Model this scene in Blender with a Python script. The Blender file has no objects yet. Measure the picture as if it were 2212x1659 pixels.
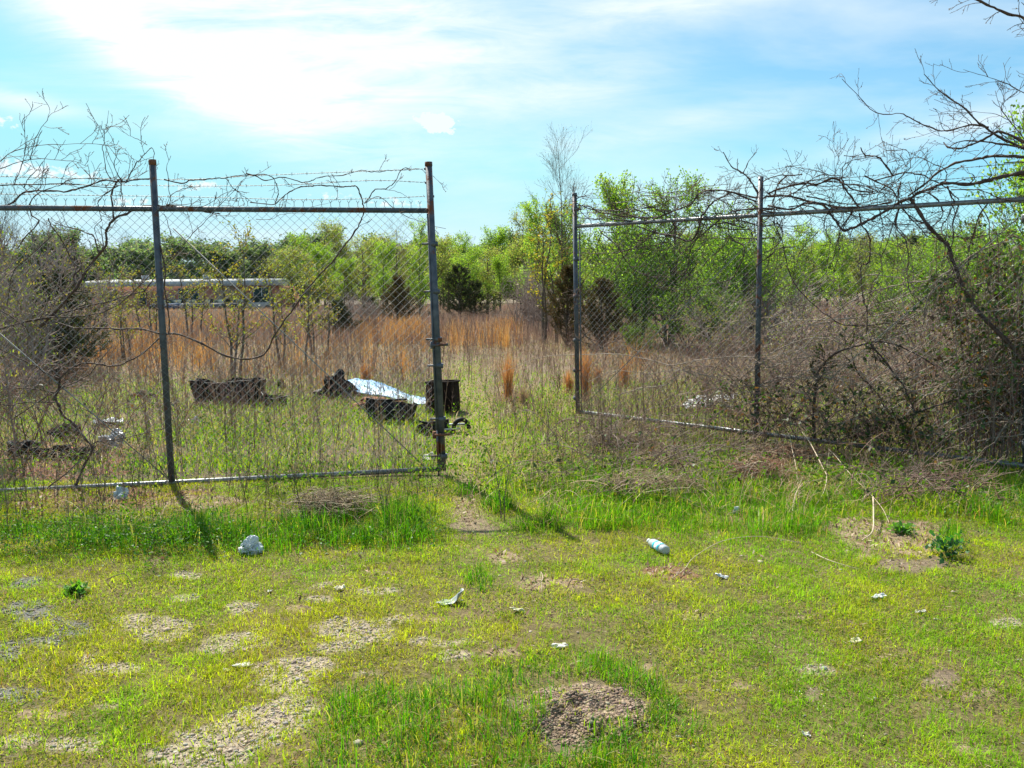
import bpy, math, random
import numpy as np
from mathutils import Vector, Matrix

# ------------------------------------------------------------------ camera, sky, sun, exposure
scene = bpy.context.scene
COL = scene.collection
CAM_H, PITCH, ROLL, FPX = 1.6, math.radians(6.23), 0.008, 1736.0   # focal length in pixels of a 2212 px wide picture
_r0 = np.array([1.0, 0, 0]); _f = np.array([0, math.cos(PITCH), -math.sin(PITCH)]); _u0 = np.array([0, math.sin(PITCH), math.cos(PITCH)])
_r = _r0 * math.cos(ROLL) - _u0 * math.sin(ROLL); _u = _u0 * math.cos(ROLL) + _r0 * math.sin(ROLL)
cam_data = bpy.data.cameras.new('camera'); cam = bpy.data.objects.new('camera', cam_data); COL.objects.link(cam)
cam_data.sensor_width = 36.0; cam_data.lens = 36.0 * FPX / 2212.0
cam_data.clip_start = 0.05; cam_data.clip_end = 3000
cam.matrix_world = Matrix(((_r[0], _u[0], -_f[0], 0), (_r[1], _u[1], -_f[1], 0), (_r[2], _u[2], -_f[2], CAM_H), (0, 0, 0, 1)))
scene.camera = cam

SUN_DIR = Vector((-0.48, 0.86, 0.0)).normalized()
SUN_EL = math.radians(50)
to_sun = Vector((SUN_DIR.x * math.cos(SUN_EL), SUN_DIR.y * math.cos(SUN_EL), math.sin(SUN_EL)))
sd = bpy.data.lights.new('sun', 'SUN'); sd.energy = 5.0; sd.angle = math.radians(0.53); sd.color = (1.0, 0.94, 0.82)
sun = bpy.data.objects.new('sun', sd); COL.objects.link(sun)
sun.rotation_euler = to_sun.to_track_quat('Z', 'Y').to_euler(); sun.location = (0, 0, 30)

scene.view_settings.view_transform = 'Standard'; scene.view_settings.look = 'None'
scene.view_settings.exposure = 0.97; scene.view_settings.gamma = 1.0
scene.view_settings.use_curve_mapping = False
scene.render.engine = 'CYCLES'
scene.cycles.max_bounces = 7; scene.cycles.diffuse_bounces = 3; scene.cycles.glossy_bounces = 2
scene.cycles.transmission_bounces = 4; scene.cycles.transparent_max_bounces = 6
scene.cycles.caustics_reflective = False; scene.cycles.caustics_refractive = False

world = bpy.data.worlds.new("World"); scene.world = world; world.use_nodes = True
def build_sky():
    nt = world.node_tree; N = nt.nodes; L = nt.links; N.clear()
    out = N.new('ShaderNodeOutputWorld'); bg = N.new('ShaderNodeBackground')
    sky = N.new('ShaderNodeTexSky'); sky.sky_type = 'NISHITA'; sky.sun_disc = False
    sky.sun_elevation = SUN_EL; sky.sun_rotation = math.atan2(SUN_DIR.x, SUN_DIR.y)
    sky.air_density = 1.0; sky.dust_density = 0.6; sky.ozone_density = 1.6
    def m(op, a, b=None, c=None):
        n = N.new('ShaderNodeMath'); n.operation = op
        for i, v in enumerate((a, b, c)):
            if v is None: continue
            if isinstance(v, (int, float)): n.inputs[i].default_value = v
            else: L.new(v, n.inputs[i])
        return n.outputs[0]
    tc = N.new('ShaderNodeTexCoord'); sx = N.new('ShaderNodeSeparateXYZ'); L.new(tc.outputs['Generated'], sx.inputs[0])
    yy = m('MAXIMUM', m('ABSOLUTE', sx.outputs[1]), 0.15)
    A = m('DIVIDE', sx.outputs[0], yy); E = m('DIVIDE', sx.outputs[2], yy)
    cb = N.new('ShaderNodeCombineXYZ'); L.new(A, cb.inputs[0]); L.new(E, cb.inputs[1])
    def noise(scale, rot, sxx, syy, detail=6, rough=0.55, seed=0.0, dist=0.0):
        mp = N.new('ShaderNodeMapping'); mp.inputs['Rotation'].default_value = (0, 0, math.radians(rot)); mp.inputs['Scale'].default_value = (sxx, syy, 1)
        mp.inputs['Location'].default_value = (seed, seed * 0.7, 0)
        L.new(cb.outputs[0], mp.inputs[0]); n = N.new('ShaderNodeTexNoise'); n.inputs['Scale'].default_value = scale
        n.inputs['Detail'].default_value = detail; n.inputs['Roughness'].default_value = rough; n.inputs['Distortion'].default_value = dist
        L.new(mp.outputs[0], n.inputs['Vector']); return n.outputs['Fac']
    def lobe(u, v, su, sv, rot, k):
        a0 = (u - 1106) / 1736; e0 = (640 - v) / 1736; c, s = math.cos(math.radians(rot)), math.sin(math.radians(rot))
        da = m('SUBTRACT', A, a0); de = m('SUBTRACT', E, e0)
        p = m('DIVIDE', m('ADD', m('MULTIPLY', da, c), m('MULTIPLY', de, s)), su / 1736)
        q = m('DIVIDE', m('ADD', m('MULTIPLY', da, -s), m('MULTIPLY', de, c)), sv / 1736)
        r2 = m('ADD', m('MULTIPLY', p, p), m('MULTIPLY', q, q))
        return m('MULTIPLY', m('EXPONENT', m('MULTIPLY', r2, -1.0)), k)
    def total(ls):
        t = lobe(*ls[0])
        for l in ls[1:]: t = m('ADD', t, lobe(*l))
        return t
    wisp = noise(2.6, 24, 1.0, 4.2, 8, 0.62, 3.1, 0.5)
    soft = total([(300, 90, 340, 60, -30, 1.1), (560, 200, 350, 100, -18, 1.25), (860, 110, 420, 150, -8, .8), (1480, 15, 260, 60, 8, .7), (500, 20, 400, 40, -4, .6),
                  (2080, 285, 330, 32, 13, .62), (1250, 205, 260, 40, 8, .3), (80, 225, 150, 20, -12, .55), (1450, 290, 340, 34, 10, .3), (700, 620, 1500, 110, 0, .42)])
    fine = noise(6.5, 16, 1.0, 5.5, 8, 0.68, 5.0, 0.9)
    fib = m('MAXIMUM', m('MULTIPLY', m('SUBTRACT', m('ADD', m('MULTIPLY', wisp, 0.6), m('MULTIPLY', fine, 0.5)), 0.40), 3.6), 0.0)
    cir = m('MULTIPLY', soft, m('ADD', fib, 0.30))
    faint = m('MULTIPLY', m('MAXIMUM', m('SUBTRACT', noise(2.2, -20, 1.0, 4.0, 6, .55, 9.0, .3), 0.44), 0.0), 2.0)
    cir = m('ADD', m('MULTIPLY', cir, 0.8), m('ADD', m('MULTIPLY', faint, 0.7), 0.12))
    puffn = noise(70, 0, 1, 1.5, 7, .65, 1.0, .2)
    puff = total([(935, 268, 36, 20, 0, 1.6), (968, 284, 34, 18, 0, 1.7), (885, 310, 14, 7, 0, .75), (30, 262, 60, 20, -8, 1.1), (130, 372, 130, 17, -4, 1.15), (20, 355, 70, 20, 0, .8),
                  (440, 402, 70, 13, 0, 1.0), (300, 432, 60, 12, 0, .8), (860, 440, 90, 14, 0, .9), (720, 425, 60, 10, 0, .7)])
    gate = m('MINIMUM', m('MULTIPLY', puff, 1.6), 1.0)
    puff = m('MULTIPLY', m('SUBTRACT', m('ADD', puff, m('MULTIPLY', gate, m('MULTIPLY', m('SUBTRACT', puffn, 0.5), 5.0))), 0.50), 1.5)
    cl = N.new('ShaderNodeClamp'); L.new(puff, cl.inputs[0])
    tot = N.new('ShaderNodeClamp'); L.new(m('MAXIMUM', cir, m('MULTIPLY', cl.outputs[0], 0.9)), tot.inputs[0])
    tint = N.new('ShaderNodeMixRGB'); tint.blend_type = 'MULTIPLY'; tint.inputs[0].default_value = 1.0
    L.new(sky.outputs[0], tint.inputs[1]); tint.inputs[2].default_value = SKY_TINT
    cap = N.new('ShaderNodeMixRGB'); cap.blend_type = 'DARKEN'; cap.inputs[0].default_value = 1.0; L.new(tint.outputs[0], cap.inputs[1]); cap.inputs[2].default_value = SKY_CAP
    mx = N.new('ShaderNodeMixRGB'); L.new(tot.outputs[0], mx.inputs[0]); L.new(cap.outputs[0], mx.inputs[1]); mx.inputs[2].default_value = CLOUD_COL
    L.new(mx.outputs[0], bg.inputs[0]); bg.inputs[1].default_value = SKY_STR; L.new(bg.outputs[0], out.inputs[0])
SKY_TINT = (0.60, 1.22, 1.32, 1); SKY_CAP = (5.2, 7.7, 8.8, 1); CLOUD_COL = (8.5, 9.2, 9.5, 1); SKY_STR = 0.060
build_sky()

# ------------------------------------------------------------------ numeric helpers
def ray(u, v):
    d = _f + _r * ((u - 1106.0) / FPX) + _u * ((829.5 - v) / FPX)
    return d
def at(u, v, Y):                       # the point seen at picture position (u, v) at distance Y in front
    d = ray(u, v); return np.array([0, 0, CAM_H]) + d * (Y / d[1])
def on_plane(u, v, pl, off=0.0):       # on a vertical plane through two ground points
    (x0, y0), (x1, y1) = pl; n = np.array([-(y1 - y0), x1 - x0, 0.0]); n /= np.linalg.norm(n)
    if n[1] < 0: n = -n
    d = ray(u, v); o = np.array([0, 0, CAM_H]); p0 = np.array([x0, y0, 0.0]) + n * off
    return o + d * (np.dot(p0 - o, n) / np.dot(d, n))
def proj(x, y, z=0.0):
    P = np.stack([x, y, z - CAM_H + 0 * x], -1); dep = np.maximum(P @ _f, 0.05)
    return 1106 + FPX * (P @ _r) / dep, 829.5 - FPX * (P @ _u) / dep
def vn(x, y, sc, seed=0):              # smooth value noise, 0..1
    rs = np.random.RandomState(seed); T = rs.rand(256, 256)
    X = np.asarray(x) / sc + 1000.3; Y = np.asarray(y) / sc + 1000.7
    xi = np.floor(X).astype(int); yi = np.floor(Y).astype(int); fx = X - xi; fy = Y - yi
    fx = fx * fx * (3 - 2 * fx); fy = fy * fy * (3 - 2 * fy); g = lambda a, b: T[a % 256, b % 256]
    return (g(xi, yi) * (1 - fx) + g(xi + 1, yi) * fx) * (1 - fy) + (g(xi, yi + 1) * (1 - fx) + g(xi + 1, yi + 1) * fx) * fy
def fbm(x, y, sc, seed=0): return vn(x, y, sc, seed) * .55 + vn(x, y, sc / 2.1, seed + 1) * .3 + vn(x, y, sc / 4.3, seed + 2) * .15
MOUND = None
def gh(x, y):                          # ground height
    x = np.asarray(x, float); y = np.asarray(y, float)
    h = (fbm(x, y, 1.6, 11) - .5) * .05 + (vn(x, y, .28, 15) - .5) * .012
    h = h + .06 * np.clip((y - 6.5) / 3, 0, 1) + (vn(x, y, 9, 21) - .5) * .12 * np.clip((y - 12) / 10, 0, 1)
    if MOUND is not None:
        q = ((x - MOUND[0]) / MOUND[2]) ** 2 + ((y - MOUND[1]) / MOUND[3]) ** 2
        h = h + .05 * np.exp(-q * q * .9) * (.45 + 1.1 * vn(x, y, .06, 3))
    return h
def G(u, v):                           # ground point seen at picture position
    z = 0.0
    for _ in range(4):
        d = ray(u, v); t = (z - CAM_H) / d[2]; p = np.array([0, 0, CAM_H]) + d * t; z = float(gh(p[0], p[1]))
    return np.array([p[0], p[1], z])
_m = G(1262, 1540); _me = G(1400, 1540); _mt = G(1262, 1488)
MOUND = (_m[0], _m[1] - .02, abs(_me[0] - _m[0]) * .85, abs(_mt[1] - _m[1]) * 1.0)

# ------------------------------------------------------------------ object helpers
class MB:
    def __init__(s): s.v = []; s.f = []; s.c = []; s.n = 0
    def add(s, V, F, c=None):
        V = np.asarray(V, np.float32).reshape(-1, 3); F = np.asarray(F, np.int64)
        s.v.append(V); s.f.append(F + s.n); s.n += len(V)
        c = (1, 1, 1) if c is None else c
        c = np.asarray(c, np.float32)
        s.c.append(np.broadcast_to(c, (len(V), 3)))
        return s
    def build(s, name, mat, parent=None, smooth=False, col=True):
        me = bpy.data.meshes.new(name)
        if s.n:
            V = np.concatenate(s.v); me.vertices.add(len(V)); me.vertices.foreach_set('co', V.ravel())
            tot = sum(f.size for f in s.f); npoly = sum(len(f) for f in s.f)
            me.loops.add(tot); me.loops.foreach_set('vertex_index', np.concatenate([f.ravel() for f in s.f]).astype(np.int32))
            lt = np.concatenate([np.full(len(f), f.shape[1]) for f in s.f]).astype(np.int32)
            me.polygons.add(npoly); me.polygons.foreach_set('loop_start', (np.cumsum(lt) - lt).astype(np.int32))
            me.polygons.foreach_set('loop_total', lt)
            if smooth: me.polygons.foreach_set('use_smooth', np.ones(npoly, bool))
            me.update(calc_edges=True)
            if col:
                a = me.color_attributes.new('tone', 'FLOAT_COLOR', 'POINT')
                C = np.ones((len(V), 4), np.float32); C[:, :3] = np.concatenate(s.c); a.data.foreach_set('color', C.ravel())
        if mat: me.materials.append(mat)
        o = bpy.data.objects.new(name, me); COL.objects.link(o)
        if parent is not None: o.parent = parent
        return o
def tag(o, label=None, cat=None, group=None, kind=None):
    if label: o['label'] = label
    if cat: o['category'] = cat
    if group: o['group'] = group
    if kind: o['kind'] = kind
    return o
def empty(name, loc=(0, 0, 0), label=None, cat=None, group=None, rz=0.0):
    o = bpy.data.objects.new(name, None); COL.objects.link(o); o.location = tuple(float(c) for c in loc); o.rotation_euler = (0, 0, rz)
    o.empty_display_size = .1
    return tag(o, label, cat, group)
def copy_tree(o, parent=None):
    c = o.copy(); COL.objects.link(c); c.parent = parent
    for ch in list(o.children): copy_tree(ch, c)
    return c
def norm(a): return a / np.maximum(np.linalg.norm(a, axis=-1, keepdims=True), 1e-9)
def tubes(mb, P, R, sides=4, c=None, cap=False):      # P (N,n,3), R (N,n)
    P = np.asarray(P, float); R = np.asarray(R, float)
    if P.ndim == 2: P = P[None]
    if R.ndim < 2: R = np.broadcast_to(R, P.shape[:2]) if R.ndim == 0 else R[None]
    N, n, _ = P.shape
    T = norm(np.gradient(P, axis=1)); mean = norm(P[:, -1] - P[:, 0])
    ref = np.where(np.abs(mean[:, 2:3]) > .8, np.array([[0.9, .1, 0.05]]), np.array([[0.02, 0.05, 1.0]]))[:, None, :]
    A = norm(np.cross(T, np.broadcast_to(ref, T.shape))); B = np.cross(T, A)
    an = np.arange(sides) * 2 * math.pi / sides + .3
    V = P[:, :, None, :] + R[:, :, None, None] * (A[:, :, None, :] * np.cos(an)[None, None, :, None] + B[:, :, None, :] * np.sin(an)[None, None, :, None])
    i = np.arange(n - 1)[:, None]; j = np.arange(sides)[None]; j2 = (j + 1) % sides
    q = np.stack([i * sides + j, i * sides + j2, (i + 1) * sides + j2, (i + 1) * sides + j], -1).reshape(-1, 4)
    F = (q[None] + (np.arange(N) * n * sides)[:, None, None]).reshape(-1, 4)
    if c is not None:
        c = np.asarray(c, np.float32)
        if c.ndim == 2: c = np.repeat(c, n * sides, axis=0)
    base = mb.n
    mb.add(V.reshape(-1, 3), F, c)
    if cap:
        for k in range(N):
            for r in (0, n - 1):
                idx = base + k * n * sides + r * sides + np.arange(sides)
                mb.f.append((idx if r else idx[::-1])[None])
    return mb
def smooth_path(pts, per=6):
    P = np.asarray(pts, float); Q = np.vstack([2 * P[0] - P[1], P, 2 * P[-1] - P[-2]]); out = []
    for i in range(len(P) - 1):
        p0, p1, p2, p3 = Q[i:i + 4]; t = np.linspace(0, 1, per, endpoint=False)[:, None]
        out.append(.5 * ((2 * p1) + (-p0 + p2) * t + (2 * p0 - 5 * p1 + 4 * p2 - p3) * t ** 2 + (-p0 + 3 * p1 - 3 * p2 + p3) * t ** 3))
    out.append(P[-1:]); return np.vstack(out)
def box(mb, c, s, rot=None, cl=None):
    c = np.asarray(c, float); hx = np.asarray(s, float) / 2
    V = np.array([[x, y, z] for x in (-1, 1) for y in (-1, 1) for z in (-1, 1)]) * hx
    if rot is not None: V = V @ np.asarray(rot).T
    F = [[0, 1, 3, 2], [4, 6, 7, 5], [0, 4, 5, 1], [2, 3, 7, 6], [0, 2, 6, 4], [1, 5, 7, 3]]
    return mb.add(V + c, F, cl)
def rotz(a): c, s = math.cos(a), math.sin(a); return np.array([[c, -s, 0], [s, c, 0], [0, 0, 1.0]])
def rotm(ax, a): return np.array(Matrix.Rotation(a, 3, Vector(ax)))
def bevel(o, w, seg=2):
    md = o.modifiers.new('bevel', 'BEVEL'); md.width = w; md.segments = seg; md.limit_method = 'ANGLE'; return o

# blades: curved tapering ribbons
def blades(mb, rng, P, H, W, bend, col, segs=2, az=None, tipc=None):
    N = len(P); H = np.broadcast_to(H, (N,)); W = np.broadcast_to(W, (N,)); bend = np.broadcast_to(bend, (N,))
    az = rng.uniform(0, 2 * np.pi, N) if az is None else az
    d = np.stack([np.cos(az), np.sin(az), 0 * az], -1); fa = az + np.pi / 2 + rng.normal(0, .5, N); w = np.stack([np.cos(fa), np.sin(fa), 0 * fa], -1)
    rows = []; 
    for k in range(segs + 1):
        t = k / segs; c = P + d * (H * bend * t ** 1.8)[:, None] + np.array([0, 0, 1.0]) * (H * (t - .38 * np.minimum(bend, 1.4) * t ** 2.2))[:, None]
        if k < segs:
            ww = (W * .5 * (1 - .45 * t))[:, None] * w; rows += [c - ww, c + ww]
        else: rows.append(c)
    V = np.stack(rows, 1); nv = 2 * segs + 1; base = (np.arange(N) * nv)[:, None]
    col = np.asarray(col, np.float32); C = np.repeat(np.broadcast_to(col, (N, 3)), nv, axis=0)
    if tipc is not None:
        C = C.copy().reshape(N, nv, 3); C[:, -1] = tipc; C = C.reshape(-1, 3)
    b0 = mb.n
    qs = np.concatenate([base + np.array([2 * k, 2 * k + 1, 2 * k + 3, 2 * k + 2]) for k in range(segs - 1)]) if segs > 1 else np.zeros((0, 4), int)
    mb.add(V.reshape(-1, 3), qs if len(qs) else np.zeros((0, 4), int), C)
    mb.f.append(base + np.array([2 * segs - 2, 2 * segs - 1, 2 * segs]) + b0)
    return mb
def leaves(mb, rng, P, L, W, col, up=.4, dirn=None, fold=.0):
    N = len(P); d = rng.normal(size=(N, 3)); 
    if dirn is not None: d = d * .6 + dirn
    d = norm(d); n = rng.normal(size=(N, 3)); n[:, 2] += up * 2; s = norm(np.cross(d, n)); L = np.broadcast_to(L, (N,))[:, None]; W = np.broadcast_to(W, (N,))[:, None]
    nn = np.cross(s, d)
    V = np.stack([P, P + d * L * .45 + s * W * .5 + nn * W * .12, P + d * L, P + d * L * .45 - s * W * .5 + nn * W * .12], 1)
    F = np.arange(N * 4).reshape(N, 4); C = np.repeat(np.broadcast_to(np.asarray(col, np.float32), (N, 3)), 4, axis=0)
    return mb.add(V.reshape(-1, 3), F, C)
def mixc(rng, N, cols, w=None, jit=.12):
    cols = np.asarray(cols, float); i = rng.choice(len(cols), N, p=w); c = cols[i] * rng.normal(1, jit, (N, 1)) * rng.normal(1, jit * .4, (N, 3))
    return np.clip(c, .003, .95)

# ------------------------------------------------------------------ materials
def new_mat(name):
    m = bpy.data.materials.new(name); m.use_nodes = True; nt = m.node_tree; nt.nodes.clear(); o = nt.nodes.new('ShaderNodeOutputMaterial'); return m, nt, o
def leaf_mat(name, trans=.45, gloss=.06, rough=.4, tcol=(1.2, 1.23, .40)):
    m, nt, o = new_mat(name); N, L = nt.nodes, nt.links
    a = N.new('ShaderNodeVertexColor'); a.layer_name = 'tone'
    d = N.new('ShaderNodeBsdfDiffuse'); t = N.new('ShaderNodeBsdfTranslucent'); mx = N.new('ShaderNodeMixShader'); mx.inputs[0].default_value = trans
    tm = N.new('ShaderNodeMixRGB'); tm.blend_type = 'MULTIPLY'; tm.inputs[0].default_value = 1; tm.inputs[2].default_value = (*tcol, 1)
    L.new(a.outputs[0], d.inputs[0]); L.new(a.outputs[0], tm.inputs[1]); L.new(tm.outputs[0], t.inputs[0])
    L.new(d.outputs[0], mx.inputs[1]); L.new(t.outputs[0], mx.inputs[2])
    g = N.new('ShaderNodeBsdfGlossy'); g.inputs['Roughness'].default_value = rough; m2 = N.new('ShaderNodeMixShader'); m2.inputs[0].default_value = gloss
    g.inputs[0].default_value = (1, 1, 1, 1)
    L.new(mx.outputs[0], m2.inputs[1]); L.new(g.outputs[0], m2.inputs[2]); L.new(m2.outputs[0], o.inputs[0]); return m
def pbr(name, c1, c2=None, scale=20, rough=.8, metal=0.0, bump=0.0, bscale=60, c3=None, thr=.6, spec=.4, use_tone=False, alpha=None, stretch=(1, 1, 1), coords='Object', trans=0.0):
    m, nt, o = new_mat(name); N, L = nt.nodes, nt.links; b = N.new('ShaderNodeBsdfPrincipled')
    b.inputs['Roughness'].default_value = rough; b.inputs['Metallic'].default_value = metal; b.inputs['Specular IOR Level'].default_value = spec
    tc = N.new('ShaderNodeTexCoord'); mp = N.new('ShaderNodeMapping'); mp.inputs['Scale'].default_value = stretch; L.new(tc.outputs[coords], mp.inputs[0])
    def noise(s, det=6):
        n = N.new('ShaderNodeTexNoise'); n.inputs['Scale'].default_value = s; n.inputs['Detail'].default_value = det; n.inputs['Roughness'].default_value = .6; L.new(mp.outputs[0], n.inputs['Vector']); return n
    n = noise(scale); cr = N.new('ShaderNodeValToRGB'); cr.color_ramp.elements[0].position = .35; cr.color_ramp.elements[1].position = .65
    cr.color_ramp.elements[0].color = (*c1, 1); cr.color_ramp.elements[1].color = (*(c2 or c1), 1); L.new(n.outputs['Fac'], cr.inputs[0]); col = cr.outputs[0]
    if c3:
        n3 = noise(scale * .37); r3 = N.new('ShaderNodeValToRGB'); r3.color_ramp.elements[0].position = thr; r3.color_ramp.elements[1].position = min(1, thr + .06)
        L.new(n3.outputs['Fac'], r3.inputs[0]); mx = N.new('ShaderNodeMixRGB'); L.new(r3.outputs[0], mx.inputs[0]); L.new(col, mx.inputs[1]); mx.inputs[2].default_value = (*c3, 1); col = mx.outputs[0]
        rr = N.new('ShaderNodeMapRange'); rr.inputs['To Min'].default_value = rough; rr.inputs['To Max'].default_value = .9; L.new(r3.outputs[0], rr.inputs['Value']); L.new(rr.outputs[0], b.inputs['Roughness'])
    if use_tone:
        a = N.new('ShaderNodeVertexColor'); a.layer_name = 'tone'; mt = N.new('ShaderNodeMixRGB'); mt.blend_type = 'MULTIPLY'; mt.inputs[0].default_value = 1
        L.new(col, mt.inputs[1]); L.new(a.outputs[0], mt.inputs[2]); col = mt.outputs[0]
    L.new(col, b.inputs['Base Color'])
    if bump:
        nb = noise(bscale, 4); bp = N.new('ShaderNodeBump'); bp.inputs['Strength'].default_value = bump; bp.inputs['Distance'].default_value = .01; L.new(nb.outputs['Fac'], bp.inputs['Height']); L.new(bp.outputs[0], b.inputs['Normal'])
    if trans:
        t = N.new('ShaderNodeBsdfTranslucent'); L.new(col, t.inputs[0]); ms = N.new('ShaderNodeMixShader'); ms.inputs[0].default_value = trans; L.new(b.outputs[0], ms.inputs[1]); L.new(t.outputs[0], ms.inputs[2]); L.new(ms.outputs[0], o.inputs[0])
    else: L.new(b.outputs[0], o.inputs[0])
    return m
M = {}
M['grass'] = leaf_mat('grass_blade', .54, .006, .5, (1.1, 1.3, .3))
M['leaf'] = leaf_mat('tree_leaf', .58, .025, .5)
M['dry'] = leaf_mat('dry_stem', .3, .02, .5, (1.1, 1.0, .85))
M['needle'] = leaf_mat('cedar_needle', .15, .02, .5)
M['bark'] = pbr('bark', (.085, .065, .05), (.16, .13, .105), 30, .9, bump=.5, bscale=60)
M['barkdark'] = pbr('dark_bark', (.05, .038, .032), (.10, .08, .068), 30, .9, bump=.4)
M['vine'] = pbr('vine_bark', (.055, .03, .024), (.12, .075, .06), 25, .75, bump=.4, bscale=90)
M['twig'] = pbr('twig_bark', (.17, .115, .09), (.27, .20, .16), 20, .7, use_tone=True)
M['straw'] = pbr('bleached_stick', (.42, .33, .22), (.55, .46, .34), 30, .8, bump=.3)
M['galv'] = pbr('galvanised_pipe', (.17, .18, .19), (.27, .28, .29), 35, .42, .55, c3=(.16, .07, .035), thr=.66, bump=.15, bscale=120)
M['galvdark'] = pbr('weathered_backlit_post', (.06, .07, .09), (.12, .13, .15), 14, .5, .3, c3=(.17, .065, .035), thr=.56, bump=.15, bscale=120)  # weathered metal with rust spots; base colour also blue-darkened to look backlit
M['wire'] = pbr('galvanised_wire', (.17, .18, .185), (.24, .25, .245), 40, .6, .15)
M['rust'] = pbr('rusty_steel', (.14, .055, .03), (.22, .10, .055), 60, .85, .1, bump=.4)
# ------------------------------------------------------------------ ground
# patches on the ground: (u, v, ru, rv, kind) kind 0 grey gravel, 1 tan gravel, 2 brown litter, 3 dirt, 4 red litter
PATCH = [(71,1321,48,22,0),(65,1262,32,13,0),(148,1355,55,18,0),(15,1404,30,18,0),(37,1496,50,20,0),(110,1380,50,12,0),
 (345,1358,46,26,1),(300,1335,50,12,1),(508,1389,56,18,1),(523,1311,30,12,1),(240,1521,34,10,1),(492,1579,90,34,1),(430,1636,80,28,1),(154,1610,55,14,1),(46,1604,34,12,1),(175,1413,30,12,1),
 (750,1370,76,22,1),(728,1398,46,20,1),(676,1456,95,27,1),(630,1482,60,24,1),(584,1564,58,38,1),(984,1422,32,10,1),(691,1265,36,8,1),(815,1284,46,8,1),(962,1392,60,10,1),(690,1300,30,8,1),(640,1530,40,20,1),(400,1290,30,7,1),(860,1345,36,8,1),
 (1936,1165,95,42,2),(1850,1145,70,26,2),(1967,1222,62,14,3),(2028,1471,50,20,3),(1754,1499,18,18,3),(1767,1444,40,9,1),(1440,1238,44,12,4),(1152,1262,36,13,2),(1260,1533,112,44,3),(1229,1590,50,34,3),
 (60,1000,220,34,4),(150,1078,270,22,4),(430,1088,90,14,2),(640,1320,40,9,2),(900,1345,46,9,2),(230,1440,60,12,1),(100,1540,50,10,2),(1080,1420,40,9,2),(1500,1330,24,7,2),(1900,1420,26,8,2),(2100,1620,34,10,2),(820,1240,30,7,2),(410,1240,28,7,1),(1020,1140,46,14,3),(1090,1205,34,10,2),(1240,1262,26,9,2),(1730,1330,20,8,2),(2110,1500,30,12,2),(1010,1090,24,44,2),(1600,1480,18,8,2),(2180,1350,30,10,1),(330,1215,30,8,2),(1400,1440,16,6,2)]
def patch_w(x, y, kinds=None, soft=.5):
    u, v = proj(x, y); w = np.zeros_like(u); j = (fbm(x, y, .22, 31) - .5) * 2.7 + (vn(x, y, .07, 37) - .5) * 1.1
    for (pu, pv, ru, rv, k) in PATCH:
        if kinds is not None and k not in kinds: continue
        q = ((u - pu) / ru) ** 2 + ((v - pv) / rv) ** 2
        w = np.maximum(w, np.clip((1.2 + j * (.8 if k == 3 else 1) - q * .8) / soft, 0, 1))
    return w
def lush_w(x, y):       # tall fresh grass areas, 0..1
    u, v = proj(x, y); j = (fbm(x, y, .35, 41) - .5) * 60
    w = np.zeros_like(u)
    edge = np.interp(u, [640, 720, 860, 1000, 1150, 1300, 1450, 1600], [1700, 1500, 1480, 1440, 1405, 1385, 1430, 1600]) + j
    w = np.maximum(w, np.clip((v - edge) / 55, 0, 1) * np.clip((1560 - u + j * 3) / 200, 0, 1))
    bot = np.interp(u, [-900, 0, 300, 560, 700, 930, 1000], [1190, 1185, 1218, 1212, 1195, 1205, 1170]) + j * .35
    w = np.maximum(w, np.clip((bot - v) / 34, 0, 1) * np.clip((v - np.interp(u, [0, 500, 720, 960], [1112, 1104, 1070, 1050]) - j * .6) / 50, 0, 1) * np.clip((960 - u) / 60, 0, 1))
    bot = np.interp(u, [1120, 1250, 1500, 1750, 1900, 2212, 3000], [1110, 1165, 1175, 1200, 1100, 1130, 1130]) + j * .5
    w = np.maximum(w, .75 * np.clip((bot - v) / 45, 0, 1) * np.clip((v - 985 - j * .5) / 40, 0, 1) * np.clip((u - 1120) / 80, 0, 1))
    for (a, b, ra, rb) in [(1038, 1262, 36, 22), (2050, 1175, 26, 30), (1330, 1140, 60, 16), (160, 1290, 12, 7), (1075, 1098, 40, 16), (1165, 1142, 55, 18), (1010, 1062, 30, 12), (2160, 1090, 80, 60)]:
        w = np.maximum(w, np.clip((1.2 - ((u - a) / ra) ** 2 - ((v - b) / rb) ** 2) / .5, 0, 1))
    return w * (1 - patch_w(x, y, (3,)))
def path_w(x, y):       # trodden way through the gap
    c = np.interp(y, [5, 6, 7, 8, 10, 13, 17, 22, 30], [-.25, -.3, -.42, -.45, -.5, -.72, -.95, -1.4, -2.2])
    return np.exp(-((x - c) / (.26 + .006 * y)) ** 2) * np.clip((y - 4.6) / 1, 0, 1) * np.clip((20 - y) / 7, 0, 1) * (.45 + .8 * fbm(x, y, .7, 19))
def low_by_gate(x, y):   # short growth right under and in front of the left gate's bottom rail
    u, v = proj(x, y); return 1 - .72 * np.clip((975 - u) / 20, 0, 1) * np.clip((y - 5.75) / .35, 0, 1) * np.clip((7.35 - y) / .2, 0, 1)
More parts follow.
